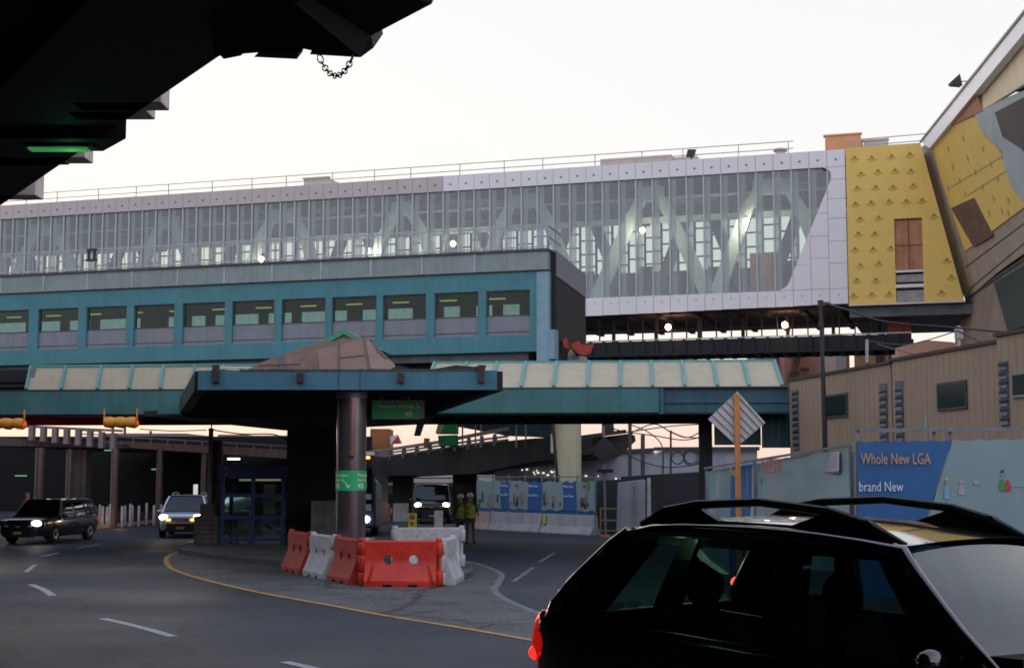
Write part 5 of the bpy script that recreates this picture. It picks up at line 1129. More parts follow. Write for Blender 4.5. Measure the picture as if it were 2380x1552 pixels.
far(395, 462, 1017, 1080, 240, 20, M('slate_building', (.24, .21, .27), .9, var=.1), 'slate coloured far building left of the steel post', wins=3)
far(508, 570, 1016, 1080, 250, 20, M('cream_far_building', (.46, .42, .41), .9, var=.1), 'cream far building above the shelter', wins=4)
far(572, 700, 1018, 1080, 255, 20, M('lavender_far_building', (.38, .36, .42), .9, var=.1), 'lavender far building left of the dark pier', wins=6)
far(238, 300, 1012, 1080, 300, 20, M('pale_far_building', (.45, .42, .42), .9, var=.1), 'pale far building below the hanging yellow signal', wins=3)
for i, u in enumerate((262, 290, 350)): p = at(u, 1010, 120); m = MB(); m.tube([(p.x, 120, 0), (p.x, 120, at(u, 985+8*i, 120).z)], .12, 6); single('light_pole', m, greytrim, ['thin far pole directly under the yellow signal', 'thin far pole just right of the yellow signal centre', 'thin far pole above the elevated road railing'][i], 'pole')
# low hazy skyline so the ground never meets the sky abruptly
m = MB(); pts = []
for k in range(60): x = -1500+50*k; h = R.uniform(8, 22); m.box(x, x+50, 1500, 1510, 0, h)
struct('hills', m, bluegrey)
def cable(nm, px, r, lab, sag=0):
    P = [at(*p) for p in px]; m = MB(); m.tube(smooth_pts(P, 6), r, 6); return single(nm, m, blackm, lab, 'cable')
cable('overhead_cable', [(325, 997, 49), (400, 1001, 49.5), (480, 999, 50.2)], .02, 'thin cable from the yellow signal to the steel post')
cable('overhead_cable', [(484, 997, 50.2), (560, 1008, 50.4), (640, 1010, 50.6), (690, 1036, 50.6)], .025, 'thin sagging cable from the steel post to the dark pier')
cable('overhead_cable', [(1912, 703, 40), (1975, 722, 39), (2060, 748, 38), (2230, 762, 36), (2420, 780, 33)], .03, 'long dark cable from the black pole top over the trailers')
cable('overhead_cable', [(2015, 792, 43), (2110, 800, 40), (2228, 768, 36)], .015, 'thin pale cable sagging between two roof poles')
cable('overhead_cable', [(2228, 770, 36), (2270, 790, 35), (2330, 822, 33.5)], .025, 'dark cable dropping from the roof pole to the trailer edge')
cable('overhead_cable', [(2040, 800, 60), (2120, 822, 50), (2200, 836, 40)], .02, 'dark cable slanting down to the trailer roof')
# ================================================================ background centre: curved ramp, guard rail, piers
rp = thing('flyover_ramp', 'dark curving flyover ramp with grey guard rail behind the canopy', 'flyover', (-5, 80, 0))
path = [(780, 1072, 1125, 92), (860, 1066, 1108, 86), (940, 1056, 1104, 80), (1020, 1045, 1104, 76), (1100, 1034, 1100, 72), (1180, 1024, 1084, 69), (1240, 1018, 1072, 67.5), (1300, 1016, 1066, 66.8), (1370, 1010, 1055, 67)]
m = MB()
for (u, t_, b_, D), (u2, t2_, b2_, D2) in zip(path, path[1:]):
    a, b, c, d = at(u, b_, D), at(u2, b2_, D2), at(u2, t2_, D2), at(u, t_, D); off = Vector((2.5, 9, 0)); m.hexa([a, b, b+off, a+off], [d, c, c+off, d+off])
part('deck', m, M('flyover_underside', (.03, .03, .034), .9, var=.3, scale=.7), rp, w=True)
m = MB()
for dv, wd in ((-17, .16), (-9, .1), (-2, .1)):
    P = [at(u, t_+dv*80/D-(0 if dv != -17 else max(0, (u-1020)*.05)), D) for u, t_, b_, D in path[:6]]
    for a, b in zip(P, P[1:]): m.bar(a, b, wd)
part('guard_rail', m, galv_dull, rp, w=True)
for k in range(13):
    t = k/13*4.9+.1; i = int(t); f_ = t-i; (u, t_, b_, D), (u2, t2_, b2_, D2) = path[i], path[i+1]; U, T, DD = u+(u2-u)*f_, t_+(t2_-t_)*f_, D+(D2-D)*f_
    a, b = at(U-4, T+8, DD), at(U+4, T-17*80/DD, DD); f = MB(); f.hexa([(a.x-.05, DD-.12, a.z), (b.x+.1, DD-.12, a.z), (b.x+.1, DD+.1, a.z), (a.x-.05, DD+.1, a.z)], [(a.x, DD-.05, b.z), (b.x, DD-.05, b.z), (b.x, DD+.1, b.z), (a.x, DD+.1, b.z)]); part('rail_post', f, galv_dull, rp, w=True)
for u0, u1, D, zt in ((912, 958, 84, 2.4), (1052, 1108, 78, 2.5)):
    a, b = at(u0, 1150, D), at(u1, 1150, D); m = MB(); m.box(a.x, b.x, D, D+1.5, 0, zt); part('pier', m, conc_dark, rp, w=True)
# things on the ramp
a, b = at(860, 1036, 98), at(906, 996, 98); m = MB(); m.box(a.x, b.x, 98, 101, a.z-2, b.z); ob = single('orange_container', m, M('rusty_orange_box', (.42, .15, .06), .8, var=.25, scale=1.2), 'rusty orange container standing on the ramp right of the column', 'container', bevel=.05)
m = MB(); m.slab([at(u, v, 97) for u, v in ((907, 1014), (924, 1010), (934, 1030), (907, 1032))], (0, .5, 0)); rw_ = single('work_sign', m, white_clad, 'white warning board with a red corner next to the orange container', 'board')
m = MB(); m.slab([at(u, v, 96.95) for u, v in ((910, 1030), (926, 1011), (932, 1030))], (0, -.03, 0)); part('red_triangle', m, pr_red, rw_, w=False) if False else None
m2 = MB(); m2.v = [p-rw_.location for p in m.v]; m2.f = m.f; part('red_triangle', m2, pr_red, rw_)
m = MB(); m.slab([at(u, v, 74) for u, v in ((1012, 1006), (1018, 985), (1035, 975), (1062, 974), (1062, 1006))], (0, 2.5, 0)); m.slab([at(u, v, 73.6) for u, v in ((1018, 1012), (1062, 1010), (1062, 1034), (1020, 1036))], (0, 2, 0)); g_ = single('netted_scaffold', m, tarp, 'scaffold wrapped in bright green netting on the ramp', 'scaffold')
m = MB(); m.slab([at(u, v, 73.5) for u, v in ((1012, 1006), (1018, 986), (1032, 988), (1024, 1006))], (0, .1, 0)); m2 = MB(); m2.v = [p-g_.location for p in m.v]; m2.f = m.f; part('pale_sheet', m2, M('pale_yellow_sheet', (.5, .5, .3), .7), g_)
m = MB(); m.slab([at(u, v, 75) for u, v in ((975, 960), (992, 960), (975, 1012), (962, 1012))], (0, .8, 0)); m.slab([at(u, v, 75) for u, v in ((985, 985), (1010, 960), (1300, 960), (1290, 1018), (1240, 1014), (1180, 1012), (1062, 990), (1008, 978))], (0, 1, 0))
single('stair_structure', m, M('dark_teal_steel', (.014, .035, .04), .8, var=.3), 'dark teal steel stair structure behind the canopy above the ramp', 'stair')
m = MB()
for u, D in ((1075, 70), (1105, 70), (1118, 69), (1200, 68), (1222, 68)): m.bar(at(u, 965, D), at(u, 1040, D), .08)
single('scaffold_poles', m, galv_dull, 'group of upright pale scaffold poles by the upper end of the ramp', 'scaffold')
a, b = at(985, 1040, 77), at(998, 1018, 77)
m = MB(); m.box(a.x, b.x, 77, 77.3, a.z, b.z); single('timber_board', m, wood, 'short upright tan timber leaning behind the ramp rail', 'timber')
# lorries beyond the ramp gap
def lorry(u0, u1, v0, v1, D, mat_, lab, nm='box_lorry'):
    a, b = at(u0, v1, D), at(u1, v0, D); t = thing(nm, lab, 'lorry', ((a.x+b.x)/2, D, 0)); x = (b.x-a.x)/2
    m = MB(); m.box(-x, x, 0, 2.5, min(1.75, b.z-.8), b.z); part('box_body', m, mat_, t, bevel=.06); m = MB(); m.box(-x, x, .2, 2.3, .5, min(1.7, b.z-.85)); part('chassis', m, darkgrey, t)
    m = MB(); m.box(-x+.1, x-.1, -.03, 0, b.z-.45, b.z-.36); part('side_stripe', m, darkgrey, t)
    for k in (-.75, -.45, .6): f = MB(); f.tube([(x*k, .1, .5), (x*k, .4, .5)], .5, 14); part('wheel', f, tyre_m, t, smooth=True)
    return t
lorry(955, 1062, 1099, 1135, 120, white_clad, 'long white lorry seen through the gap beneath the ramp')
lorry(880, 918, 1100, 1150, 105, M('blue_white_lorry', (.25, .28, .42), .5, var=.5, scale=.6), 'short blue and white lorry seen between ramp piers')
m = MB(); a, b = at(1030, 1180, 88), at(1068, 1130, 88); m.box(a.x, b.x, 88, 89, 0, b.z); single('stone_wall', m, M('brown_rubble', (.28, .2, .14), .9, var=.4, scale=3), 'brown rubble block wall behind the van', 'wall')
# far plastic barriers
for k, (u0, u1, mt, lb) in enumerate(((872, 895, whitep, 'far white plastic barrier left of the small red one'), (893, 914, redp, 'small red barrier among white ones left of the van'), (914, 956, whitep, 'far white plastic barrier running up to the van'))):
    a, b = gr(u0, 1211), gr(u1, 1208); m = MB(); prof = [(-.28, 0), (-.26, .15), (-.12, .5), (-.1, .95), (.1, .95), (.12, .5), (.26, .15), (.28, 0)]; m.loft([[Vector((x, a.y+y, z)) for y, z in prof] for x in (a.x, b.x)]); single('water_barrier', m, mt, lb, 'barrier', 'far plastic barriers left of the van')
# ================================================================ background right: concrete barriers and bannered fence
J0, J1 = gr(1110, 1229), gr(1385, 1244); jd = (J1-J0).normalized(); jn = Vector((-jd.y, jd.x, 0)); jn = jn if jn.y > 0 else -jn; jl = (J1-J0).length
pinkj = M('pinkish_concrete', (.46, .33, .29), .85, var=.15, streak=.3)
for k, (t0, t1, mt, lb) in enumerate(((0, .13, pinkj, 'pinkish concrete barrier at the left end of the banner fence'), (.14, .58, jersey, 'white concrete barrier under the middle of the banner fence'), (.59, 1, jersey, 'white concrete barrier with a yellow mark at the right end of the banner fence'))):
    a, b = J0+jd*jl*t0, J0+jd*jl*t1; prof = [(-.3, 0), (-.29, .08), (-.14, .35), (-.09, .82), (.09, .82), (.14, .35), (.29, .08), (.3, 0)]; m = MB()
    m.loft([[p+jn*y+Vector((0, 0, z)) for y, z in prof] for p in (a, a+jd*.03, b-jd*.03, b)]); o = single('concrete_barrier', m, mt, lb, 'barrier', 'concrete barriers below the banner fence', bevel=.02)
    if k == 2: m = MB(); c = J0+jd*jl*.62-jn*.2-o.location; m.bar(c+Vector((0, 0, .4)), c+Vector((0, 0, .8)), .12); part('yellow_reflector', m, pr_yellow, o)
fn = thing('banner_fence', 'wire fence on concrete barriers carrying pale and blue banners', 'fence', J0)
m = MB()
for k in range(8): p = J0+jd*jl*k/7; m.bar(p+Vector((0, 0, .75)), p+Vector((0, 0, 2.5)), .06)
m.bar(J0+Vector((0, 0, 2.4)), J1+Vector((0, 0, 2.4)), .05); part('posts', m, galv_dull, fn, w=True)
m = MB(); m.slab([J0+Vector((0, 0, .78))-jn*.0, J1+Vector((0, 0, .78)), J1+Vector((0, 0, 1.0)), J0+Vector((0, 0, 1.0))], jn*.02); part('lower_blue_band', m, banner_blue, fn, w=True)
seg = [(0, .22, 0, 'pale banner at the left end of the fence behind the workers'), (.22, .30, 1, 'narrow blue banner left of a pale banner with a red mark'), (.30, .46, 0, 'pale banner with a red mark between two blue ones'), (.46, .58, 1, 'blue banner in the middle of the fence'), (.58, .75, 0, 'pale banner with thin tree drawings'), (.75, .86, 1, 'blue banner toward the right end of the fence'), (.86, 1.0, 0, 'pale banner with green and red marks at the right end of the fence')]
for k, (t0, t1, bl_, lb) in enumerate(seg):
    m = MB(); rows = []
    for z in (.98, 1.3, 1.6, 1.9, 2.2): rows.append([J0+jd*jl*(t0+(t1-t0)*j/6)-jn*(.05+.025*math.sin(j*2.3+z*4+k))+Vector((0, 0, z+.05*math.sin(j*1.7+k))) for j in range(7)])
    m.grid(rows); m.grid([[p+jn*.012 for p in r] for r in rows]); o = single('banner', m, banner_blue if bl_ else banner_pale, lb, 'banner', 'banners on the far fence', smooth=True)
    m = MB(); m2 = MB()
    for i in range(9 if not bl_ else 0):
        t = t0+(t1-t0)*R.uniform(.08, .92); p = J0+jd*jl*t-jn*.1+Vector((0, 0, R.uniform(1.02, 1.3)))-o.location; (m if i % 2 else m2).bar(p, p+Vector((0, 0, R.uniform(.1, .55))), R.uniform(.04, .1), .01)
    if not bl_:
        part('printed_figures', m, pr_dark, o); part('printed_dots', m2, M('muted_pink_print', (.35, .2, .2), .6) if 'muted_pink_print' not in bpy.data.materials else bpy.data.materials['muted_pink_print'], o)
        if k in (2, 6): m = MB(); c = J0+jd*jl*(t0+.07)-jn*.1+Vector((0, 0, 1.95))-o.location; m.bar(c, c+Vector((0, 0, .13)), .16, .02); part('red_mark', m, pr_red, o)
        if k == 6: m = MB(); c = J0+jd*jl*(.955)-jn*.1+Vector((0, 0, 1.85))-o.location; m.bar(c, c+Vector((0, 0, .4)), .10, .02); part('green_mark', m, pr_green, o)
    else:
        rot = math.atan2(jd.y, jd.x); m = MB()
        for q, (tx, z) in enumerate((('Whole New', 1.95), ('brand New', 1.55))): c = J0+jd*jl*(t0+.012)-jn*.12+Vector((0, 0, z))-o.location; m.text(tx, .16, Matrix.Translation(c) @ Matrix.Rotation(rot, 4, 'Z') @ Matrix.Rotation(math.pi/2, 4, 'X'), .003, width=min(.7, jl*(t1-t0)*.8))
        part('lettering', m, ban_white, o)
# white site sheds behind
def shed(pts, D, dep, mat_, lab, nm='site_shed'):
    m = MB(); P = [at(u, v, D) for u, v in pts]; m.slab(P, (0, dep, 0)); o = single(nm, m, mat_, lab, 'shed'); return o
shedm = M('white_shed', (.40, .42, .48), .6, var=.08, streak=.2)
o = shed(((1210, 1135), (1210, 1064), (1480, 1050), (1520, 1050), (1555, 1095), (1555, 1135)), 74, 3, shedm, 'long white site shed behind the banner fence')
m = MB(); a, b = at(1206, 1062, 73.9)-o.location, at(1520, 1045, 73.9)-o.location; m.bar(a, b, .16, .2); part('roof_edge', m, darkgrey, o)
for i in range(22):
    pass
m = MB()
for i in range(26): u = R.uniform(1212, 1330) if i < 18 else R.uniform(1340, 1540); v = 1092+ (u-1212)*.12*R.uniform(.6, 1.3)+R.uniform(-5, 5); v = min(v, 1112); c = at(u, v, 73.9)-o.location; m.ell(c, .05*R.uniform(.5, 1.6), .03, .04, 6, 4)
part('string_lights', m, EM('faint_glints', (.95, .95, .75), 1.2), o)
shed(((1150, 1118), (1150, 1090), (1209, 1088), (1209, 1118)), 72, 3, M('pale_shed', (.5, .48, .49), .6, var=.06), 'small pale shed left of the long white one')
o = shed(((1525, 1140), (1525, 1056), (1545, 1045), (1760, 1045), (1760, 1140)), 78, 3, shedm, 'white site office behind the cable tangle')
m = MB(); m.bar(at(1520, 1043, 77.8)-o.location, at(1765, 1042, 77.8)-o.location, .2); part('roof_edge', m, darkgrey, o)
shed(((1372, 1250), (1366, 1122), (1400, 1116), (1447, 1114), (1447, 1240)), 60.5, 1.8, M('dark_green_box', (.014, .022, .024), .8, var=.3), 'dark green equipment box at the right end of the banner fence', 'equipment_box')
shed(((1450, 1118), (1450, 1107), (1650, 1095), (1660, 1150), (1560, 1240), (1450, 1240)), 63, 1.5, M('dark_hoarding', (.02, .022, .028), .85, var=.4, scale=2), 'dark clutter of hoarding behind the white cabinets', 'hoarding')
o = shed(((1437, 1235), (1440, 1122), (1500, 1114), (1500, 1235)), 57.5, 1.0, M('grey_white_door', (.33, .35, .39), .6, var=.12, streak=.3), 'pale grey cabinet with orange striped edge right of the sign post', 'cabinet')
m = MB(); m.bar(at(1474, 1130, 57.4)-o.location, at(1478, 1225, 57.4)-o.location, .05, .02); part('orange_strip', m, rust, o)
shed(((1503, 1235), (1505, 1112), (1512, 1110), (1514, 1235)), 57.7, .3, whitep, 'narrow white upright board beside the pale cabinet', 'board')
m = MB(); m.slab([at(u, v, 50) for u, v in ((1635, 1130), (1627, 1118), (1650, 1112), (1668, 1118), (1668, 1132))], (0, .5, 0)); single('white_bag', m, whitep, 'small white sack hanging at the left edge of the pale banner', 'sack')
m = MB(); D = 58.5
for z in (1181, 1208, 1232): m.bar(at(1396, z, D), at(1446, z+1, D), .06)
for u in (1396, 1446): m.bar(at(u, 1178, D), at(u, 1246, D), .06)
single('yellow_railing', m, M('yellow_rail_paint', (.45, .28, .04), .6, var=.2), 'small yellow tubular railing in front of the dark green box', 'railing')
# sign post with dark diamond
ds = thing('diamond_sign', 'dark back of a diamond road sign on a slim grey post', 'road sign', (at(1407, 1200, 57).x, 57, 0))
m = MB(); m.tube([(0, 0, 0), (-.05, 0, at(1407, 990, 57).z)], .05, 8); part('post', m, galv_dull, ds)
c = at(1405, 1046, 56.9); m = MB(); r = .56; m.slab([(-.03+dx, -.08, c.z+dz) for dx, dz in ((-r, 0), (0, -r), (r, 0), (0, r))], (0, .02, 0)); part('sign_plate', m, M('dark_sign_back', (.03, .028, .026), .7, var=.3), ds)
m = MB(); m.box(-.35, .32, -.1, .2, at(1407, 1098, 57).z, at(1407, 1090, 57).z); part('lower_bar', m, blackm, ds)
m = MB(); m.lathe([(.25, 0), (.25, .05), (.1, .15)], n=12); part('base', m, rust, ds)
m = MB(); m.tube([at(1284, 968, 62), at(1297, 1135, 62)], .07, 8); single('dark_pole', m, blackm, 'thin dark leaning pole in front of the cream column', 'pole')
m = MB(); m.tube([at(1283, 1008, 63), at(1283, 1052, 63)], .06, 8); single('pale_pole', m, cream, 'thin pale pole beside the cream column', 'pole')
p = at(1320, 1000, 64.5); m = MB(); m.lathe([(.6, 0), (.6, 7.1)], (p.x, 64.5, 0), 32); single('cream_column', m, cream, 'thick cream round column under the teal bridge end', 'column', smooth=True)
# cable tangle and poles right of the cream column
for i, (u, v0, v1, D, wd) in enumerate(((1464, 972, 1125, 66, .16), (1494, 1010, 1120, 66, .18), (1559, 1000, 1100, 67, .09), (1541, 1045, 1100, 66, .07))):
    m = MB(); m.bar(at(u, v0, D), at(u, v1, D), wd); single('utility_pole', m, darkgrey, ['tall dark utility pole in the middle of the cable tangle', 'short thick utility pole in front of the white site office', 'thin utility pole at the right of the cable tangle', 'thin short stake in front of the white site office'][i], 'pole')
tang = [[(1352, 1022, 66), (1400, 1012, 66), (1450, 1005, 66), (1560, 990, 66.5), (1640, 985, 67)], [(1395, 980, 66), (1440, 1000, 66), (1520, 1012, 66), (1590, 1022, 66.5), (1650, 1010, 67)], [(1460, 985, 66), (1500, 1000, 66), (1530, 1022, 66), (1540, 1040, 66)], [(1465, 1006, 66), (1520, 985, 66), (1560, 1004, 66.5), (1600, 1016, 66.8), (1645, 992, 67)], [(1560, 1003, 66.4), (1590, 1015, 66.4), (1625, 1018, 66.4), (1650, 1030, 66.4)], [(1465, 1060, 65.8), (1500, 1075, 65.8), (1545, 1085, 65.8), (1600, 1082, 65.8), (1650, 1070, 65.8)]]
m = MB()
for px in tang: m.tube(smooth_pts([at(*p) for p in px], 6), .028, 6)
for cu, cv, r in ((1575, 1064, 14), (1607, 1062, 19), (1606, 1062, 15)): m.tube([at(cu+r*math.cos(2*math.pi*k/20), cv+r*math.sin(2*math.pi*k/20), 65.7) for k in range(21)], .03, 6, caps=False)
single('cable_tangle', m, blackm, 'tangle of black cables and coils in front of the sunset gap', 'cables')
m = MB(); m.slab([at(u, v, 68) for u, v in ((1350, 1022), (1375, 1018), (1470, 1006), (1472, 1018), (1420, 1030), (1350, 1034))], (0, 2, 0)); m.slab([at(u, v, 67.5) for u, v in ((1400, 970), (1425, 970), (1428, 1006), (1400, 1008))], (0, .5, 0)); m.bar(at(1350, 1016, 67.5), at(1455, 1002, 67.5), .18); m.slab([at(u, v, 68) for u, v in ((1350, 1034), (1440, 1028), (1475, 1010), (1478, 1024), (1440, 1060), (1350, 1062))], (0, 1, 0))
single('steel_frame', m, M('dark_brown_steel', (.045, .035, .03), .8, var=.3), 'dark steel framework beside the cream column against the sunset', 'frame')
# ================================================================ tan trailers
T0_, T1_ = Vector((8.8, 45, 0)), Vector((11.02, 32.0, 0)); td = (T1_-T0_).normalized(); tn = Vector((td.y, -td.x, 0)); tn = -tn if tn.x > 0 else tn
ta = math.atan2(td.y, td.x)
zt_ = at(1835, 886, 45).z
def trailer(u0, u1, off, lab, dz=0., z0=0.):
    P = T0_+tn*off; q = lambda u, v: onp(u, v, P, tn)
    s0, s1 = (q(u0, 950)-P).dot(td), (q(u1, 950)-P).dot(td); base = P+td*s0
    t = thing('site_trailer', lab, 'trailer', (base.x, base.y, 0), ta, 'stacked tan site trailers'); Ri = ROOT[t].inverted(); ln = s1-s0
    sg = 1 if (Ri.to_3x3() @ tn).y > 0 else -1     # outward side in local y
    z1 = zt_+dz
    m = MB(); m.box(0, ln, *sorted((0, -sg*3.0)), z0, z1); part('wall', m, trailer_m, t)
    m = MB(); m.box(-.05, ln+.05, *sorted((sg*.06, -sg*3.05)), z1, z1+.08); part('roof', m, M('dark_roof_trim', (.06, .045, .035), .8) if 'dark_roof_trim' not in bpy.data.materials else bpy.data.materials['dark_roof_trim'], t)
    m = MB(); n_ = int(ln/.3)
    for k in range(n_): x = ln*(k+.5)/n_; m.box(x-.006, x+.006, *sorted((sg*.002, sg*.006)), z0, z1-.05)
    part('siding_rib', m, trailer_m, t)
    def win(u0, v0, u1, v1, frame_=False):
        a, b = Ri @ q(u0, v1), Ri @ q(u1, v0); f = MB(); f.box(a.x, b.x, *sorted((sg*.003, sg*.05)), a.z, b.z); wn = part('window', f, greytrim if frame_ else darkgrey, t)
        f = MB(); f.box(a.x+.06, b.x-.06, *sorted((sg*.051, sg*.056)), a.z+.06, b.z-.06); part('pane', f, M('dark_pane', (.012, .016, .014), .15, var=.3, scale=2) if 'dark_pane' not in bpy.data.materials else bpy.data.materials['dark_pane'], wn)
    def ladder(u, v0, v1, wpx):
        a, b = Ri @ q(u-wpx/2, v1), Ri @ q(u+wpx/2, v0); f = MB(); f.box(a.x, b.x, *sorted((sg*.013, sg*.03)), a.z, b.z); ld = part('cable_ladder', f, M('blue_grey_strip', (.10, .11, .14), .6) if 'blue_grey_strip' not in bpy.data.materials else bpy.data.materials['blue_grey_strip'], t)
        f = MB(); n_ = int((b.z-a.z)/.2); g2 = MB()
        for k in range(n_): z = a.z+.2*k; k2 = R.uniform(-.02, .02); f.box(a.x+.02, b.x-.02, *sorted((sg*.031, sg*.06)), z+.02, z+.09+k2); g2.box(a.x+.0, b.x-.05*(k % 2), *sorted((sg*.031, sg*.05)), z+.11, z+.17)
        part('rung', f, galv_dull, ld); part('dark_rung', g2, blackm, ld)
    return win, ladder
w1, l1 = trailer(1835, 2072, 0, 'tan site trailer with the small dark window behind the black pole')
w1(1918, 912, 1971, 973); l1(1851, 905, 1045, 10); l1(2056, 890, 1045, 12)
w2, l2 = trailer(2076, 2321, .0, 'tan site trailer with a large dark window in the middle of the row', .05)
w2(2182, 882, 2248, 955); l2(2093, 884, 1045, 12)
w3, l3 = trailer(2322, 2600, .35, 'nearest tan site trailer cut off by the right edge', .12)
w3(2356, 855, 2440, 925, True); l3(2336, 838, 990, 14)
for i, (u, v0, v1, D) in enumerate(((2228, 757, 832, 36.5), (2015, 789, 842, 44), (2330, 785, 800, 33.5), (2153, 962, 1035, 30))):
    m = MB(); m.tube([at(u, v1, D), at(u, v0, D)], .05 if i != 3 else .035, 8)
    if i == 0: p = at(u, v0+8, D); m.box(p.x-.08, p.x+.08, D-.1, D+.1, p.z-.25, p.z+.05)
    single('roof_pole', m, galv, ['grey pole with a small box on the trailer roof', 'thin grey pole over the far trailer', 'short grey pole on the nearest trailer', 'thin pale stake in front of the middle trailer'][i], 'pole')
# black lamp pole
bp = thing('lamp_pole', 'tall slim black lamp pole rising past the far trailer', 'lamp post', (at(1920, 1150, 40).x, 40, 0)); zt0 = at(1907, 702, 40).z
m = MB(); m.tube([(0, 0, 0), (at(1917, 1000, 40).x-at(1920, 1150, 40).x, 0, at(1917, 1000, 40).z), (at(1907, 702, 40).x-at(1920, 1150, 40).x, 0, zt0)], [.09, .075, .05], 12); part('pole', m, blackm, bp, smooth=True)
m = MB(); x = at(1907, 702, 40).x-at(1920, 1150, 40).x; m.box(x-.07, x+.07, -.07, .07, zt0-.15, zt0+.05); m.tube([(x, 0, zt0-.02), (x+.2, 0, zt0-.02), (x+.42, 0, zt0-.12)], .03, 6); m.box(x-.06, x+.06, -.06, .06, zt0-.7, zt0-.55); part('arm', m, blackm, bp)
# salmon and pillared structures behind the trailers
o = shed(((1755, 905), (1755, 826), (1822, 820), (1822, 905)), 108, 4, M('mauve_corrugated', (.26, .19, .185), .8, var=.2, scale=2, streak=.6), 'mauve corrugated wall behind the canopy end', 'site_wall')
o['category'] = 'wall'
o = shed(((1822, 925), (1822, 820), (1908, 815), (1908, 925)), 106, 4, M('salmon_panels', (.52, .27, .21), .8, var=.14, scale=.5, streak=.4), 'salmon pink building wall above the far trailer', 'site_wall'); o['category'] = 'wall'
m = MB(); m.bar(at(1862, 818, 105.8)-o.location, at(1838, 890, 105.8)-o.location, .25); m.bar(at(1850, 818, 105.8)-o.location, at(1850, 890, 105.8)-o.location, .2)
for u, v in ((1871, 858), (1848, 867)): c = at(u, v, 105.7)-o.location; m.box(c.x-.3, c.x+.3, c.y, c.y+.2, c.z-.12, c.z+.12)
part('brace', m, ply_brown, o)
pm_ = [(1912, 1942, 'pale'), (1944, 1966, 'grey'), (1968, 1974, 'red'), (1993, 2012, 'tan'), (2020, 2034, 'tan'), (2041, 2046, 'dark'), (2050, 2057, 'dark'), (2058, 2065, 'tan'), (2068, 2072, 'dark'), (2074, 2082, 'pale'), (2084, 2094, 'tan')]
pmats = dict(pale=M('pale_pillar', (.55, .44, .38), .8, var=.1), grey=M('grey_pillar', (.36, .31, .33), .8, var=.1), red=M('rust_pillar', (.28, .1, .05), .8), tan=M('tan_pillar', (.30, .17, .08), .8, var=.2), dark=M('dark_pillar', (.05, .035, .03), .8))
ps_ = thing('pillared_frame', 'unfinished frame of tan and pale pillars glowing in the sunset behind the trailers', 'frame', (at(2000, 900, 104).x, 104, 0))
for u0, u1, c in pm_: a, b = at(u0, 900, 104), at(u1, 810, 104); m = MB(); m.box(a.x, b.x, 104, 104.8, 0, b.z+1); part('pillar', m, pmats[c], ps_, w=True)
m = MB()
for v in (862, 878): m.bar(at(1990, v+4, 103.9), at(2090, v, 103.9), .16)
part('cross_beam', m, pmats['dark'], ps_, w=True)
o = shed(((2085, 890), (2085, 808), (2150, 790), (2215, 795), (2290, 842), (2330, 890)), 84, .4, pinkwall, 'smooth salmon wall under the terminal overhang', 'site_wall'); o['category'] = 'wall'
# ================================================================ fences with big banners on the right
FD = 27.0; f0, f1 = at(1991, 1000, FD), at(2480, 996, FD)
bf = thing('site_fence', 'steel pipe fence carrying the big blue and pale banner', 'fence', (f0.x, FD, 0))
m = MB(); m.bar(f0, f1, .07); m.bar(at(1992, 1000, FD), at(1992, 1414, FD), .07)
for u in (2170, 2207, 2420): m.bar(at(u, 998, FD+.08), at(u, 1414, FD+.08), .05)
part('pipe_frame', m, galv_dull, bf, w=True)
def cloth(nm, corners, lab, mat_, D_amp, nx=24, nz=10, seedk=0):
    (a, b, c, d) = corners; m = MB(); rows = []; NN = (b-a).cross(d-a).normalized(); NN = -NN if NN.dot(CAM-a) < 0 else NN     # a,b bottom; d,c top
    for i in range(nz+1):
        k = i/nz; row = []
        for j in range(nx+1):
            t = j/nx; p = (a.lerp(b, t)).lerp(d.lerp(c, t), k); row.append(p+NN*D_amp*(math.sin(t*17+k*3+seedk)*.5+math.sin(t*7-k*6+seedk*2)*.7+.5*abs(math.sin(t*9+k*7+seedk)))*(1-.6*k)+Vector((0, 0, -.03*abs(math.sin(t*math.pi*5))*k)))
        rows.append(row)
    m.grid(rows); m.grid([[p+Vector((0, .012, 0)) for p in r] for r in rows]); return single(nm, m, mat_, lab, 'banner', smooth=True)
B_ = lambda u, v, o=0: at(u, v, FD-.06+o)
bb = cloth('blue_banner', (B_(1993, 1390), B_(2096, 1390), B_(2212, 1021), B_(1993, 1024)), 'large blue banner with orange and white lettering on the pipe fence', banner_blue, .012)
m = MB(); RX = Matrix.Rotation(math.pi/2, 4, 'X'); c = B_(2001, 1078, -.06)-bb.location; wdt = B_(2163, 1078).x-B_(2001, 1078).x; m.text('Whole New LGA', .30, Matrix.Translation(c) @ RX, .003, width=wdt); part('orange_lettering', m, ban_orange, bb)
m = MB(); c = B_(1996, 1141, -.06)-bb.location; wdt = B_(2098, 1100).x-B_(1996, 1100).x; m.text('brand New', .26, Matrix.Translation(c) @ RX, .003, width=wdt); part('white_lettering', m, ban_white, bb)
pb = cloth('pale_banner', (B_(2099, 1390), B_(2500, 1390), B_(2500, 1016), B_(2215, 1021)), 'large pale aqua banner with small printed people, right of the blue one', banner_pale, .012, seedk=2)
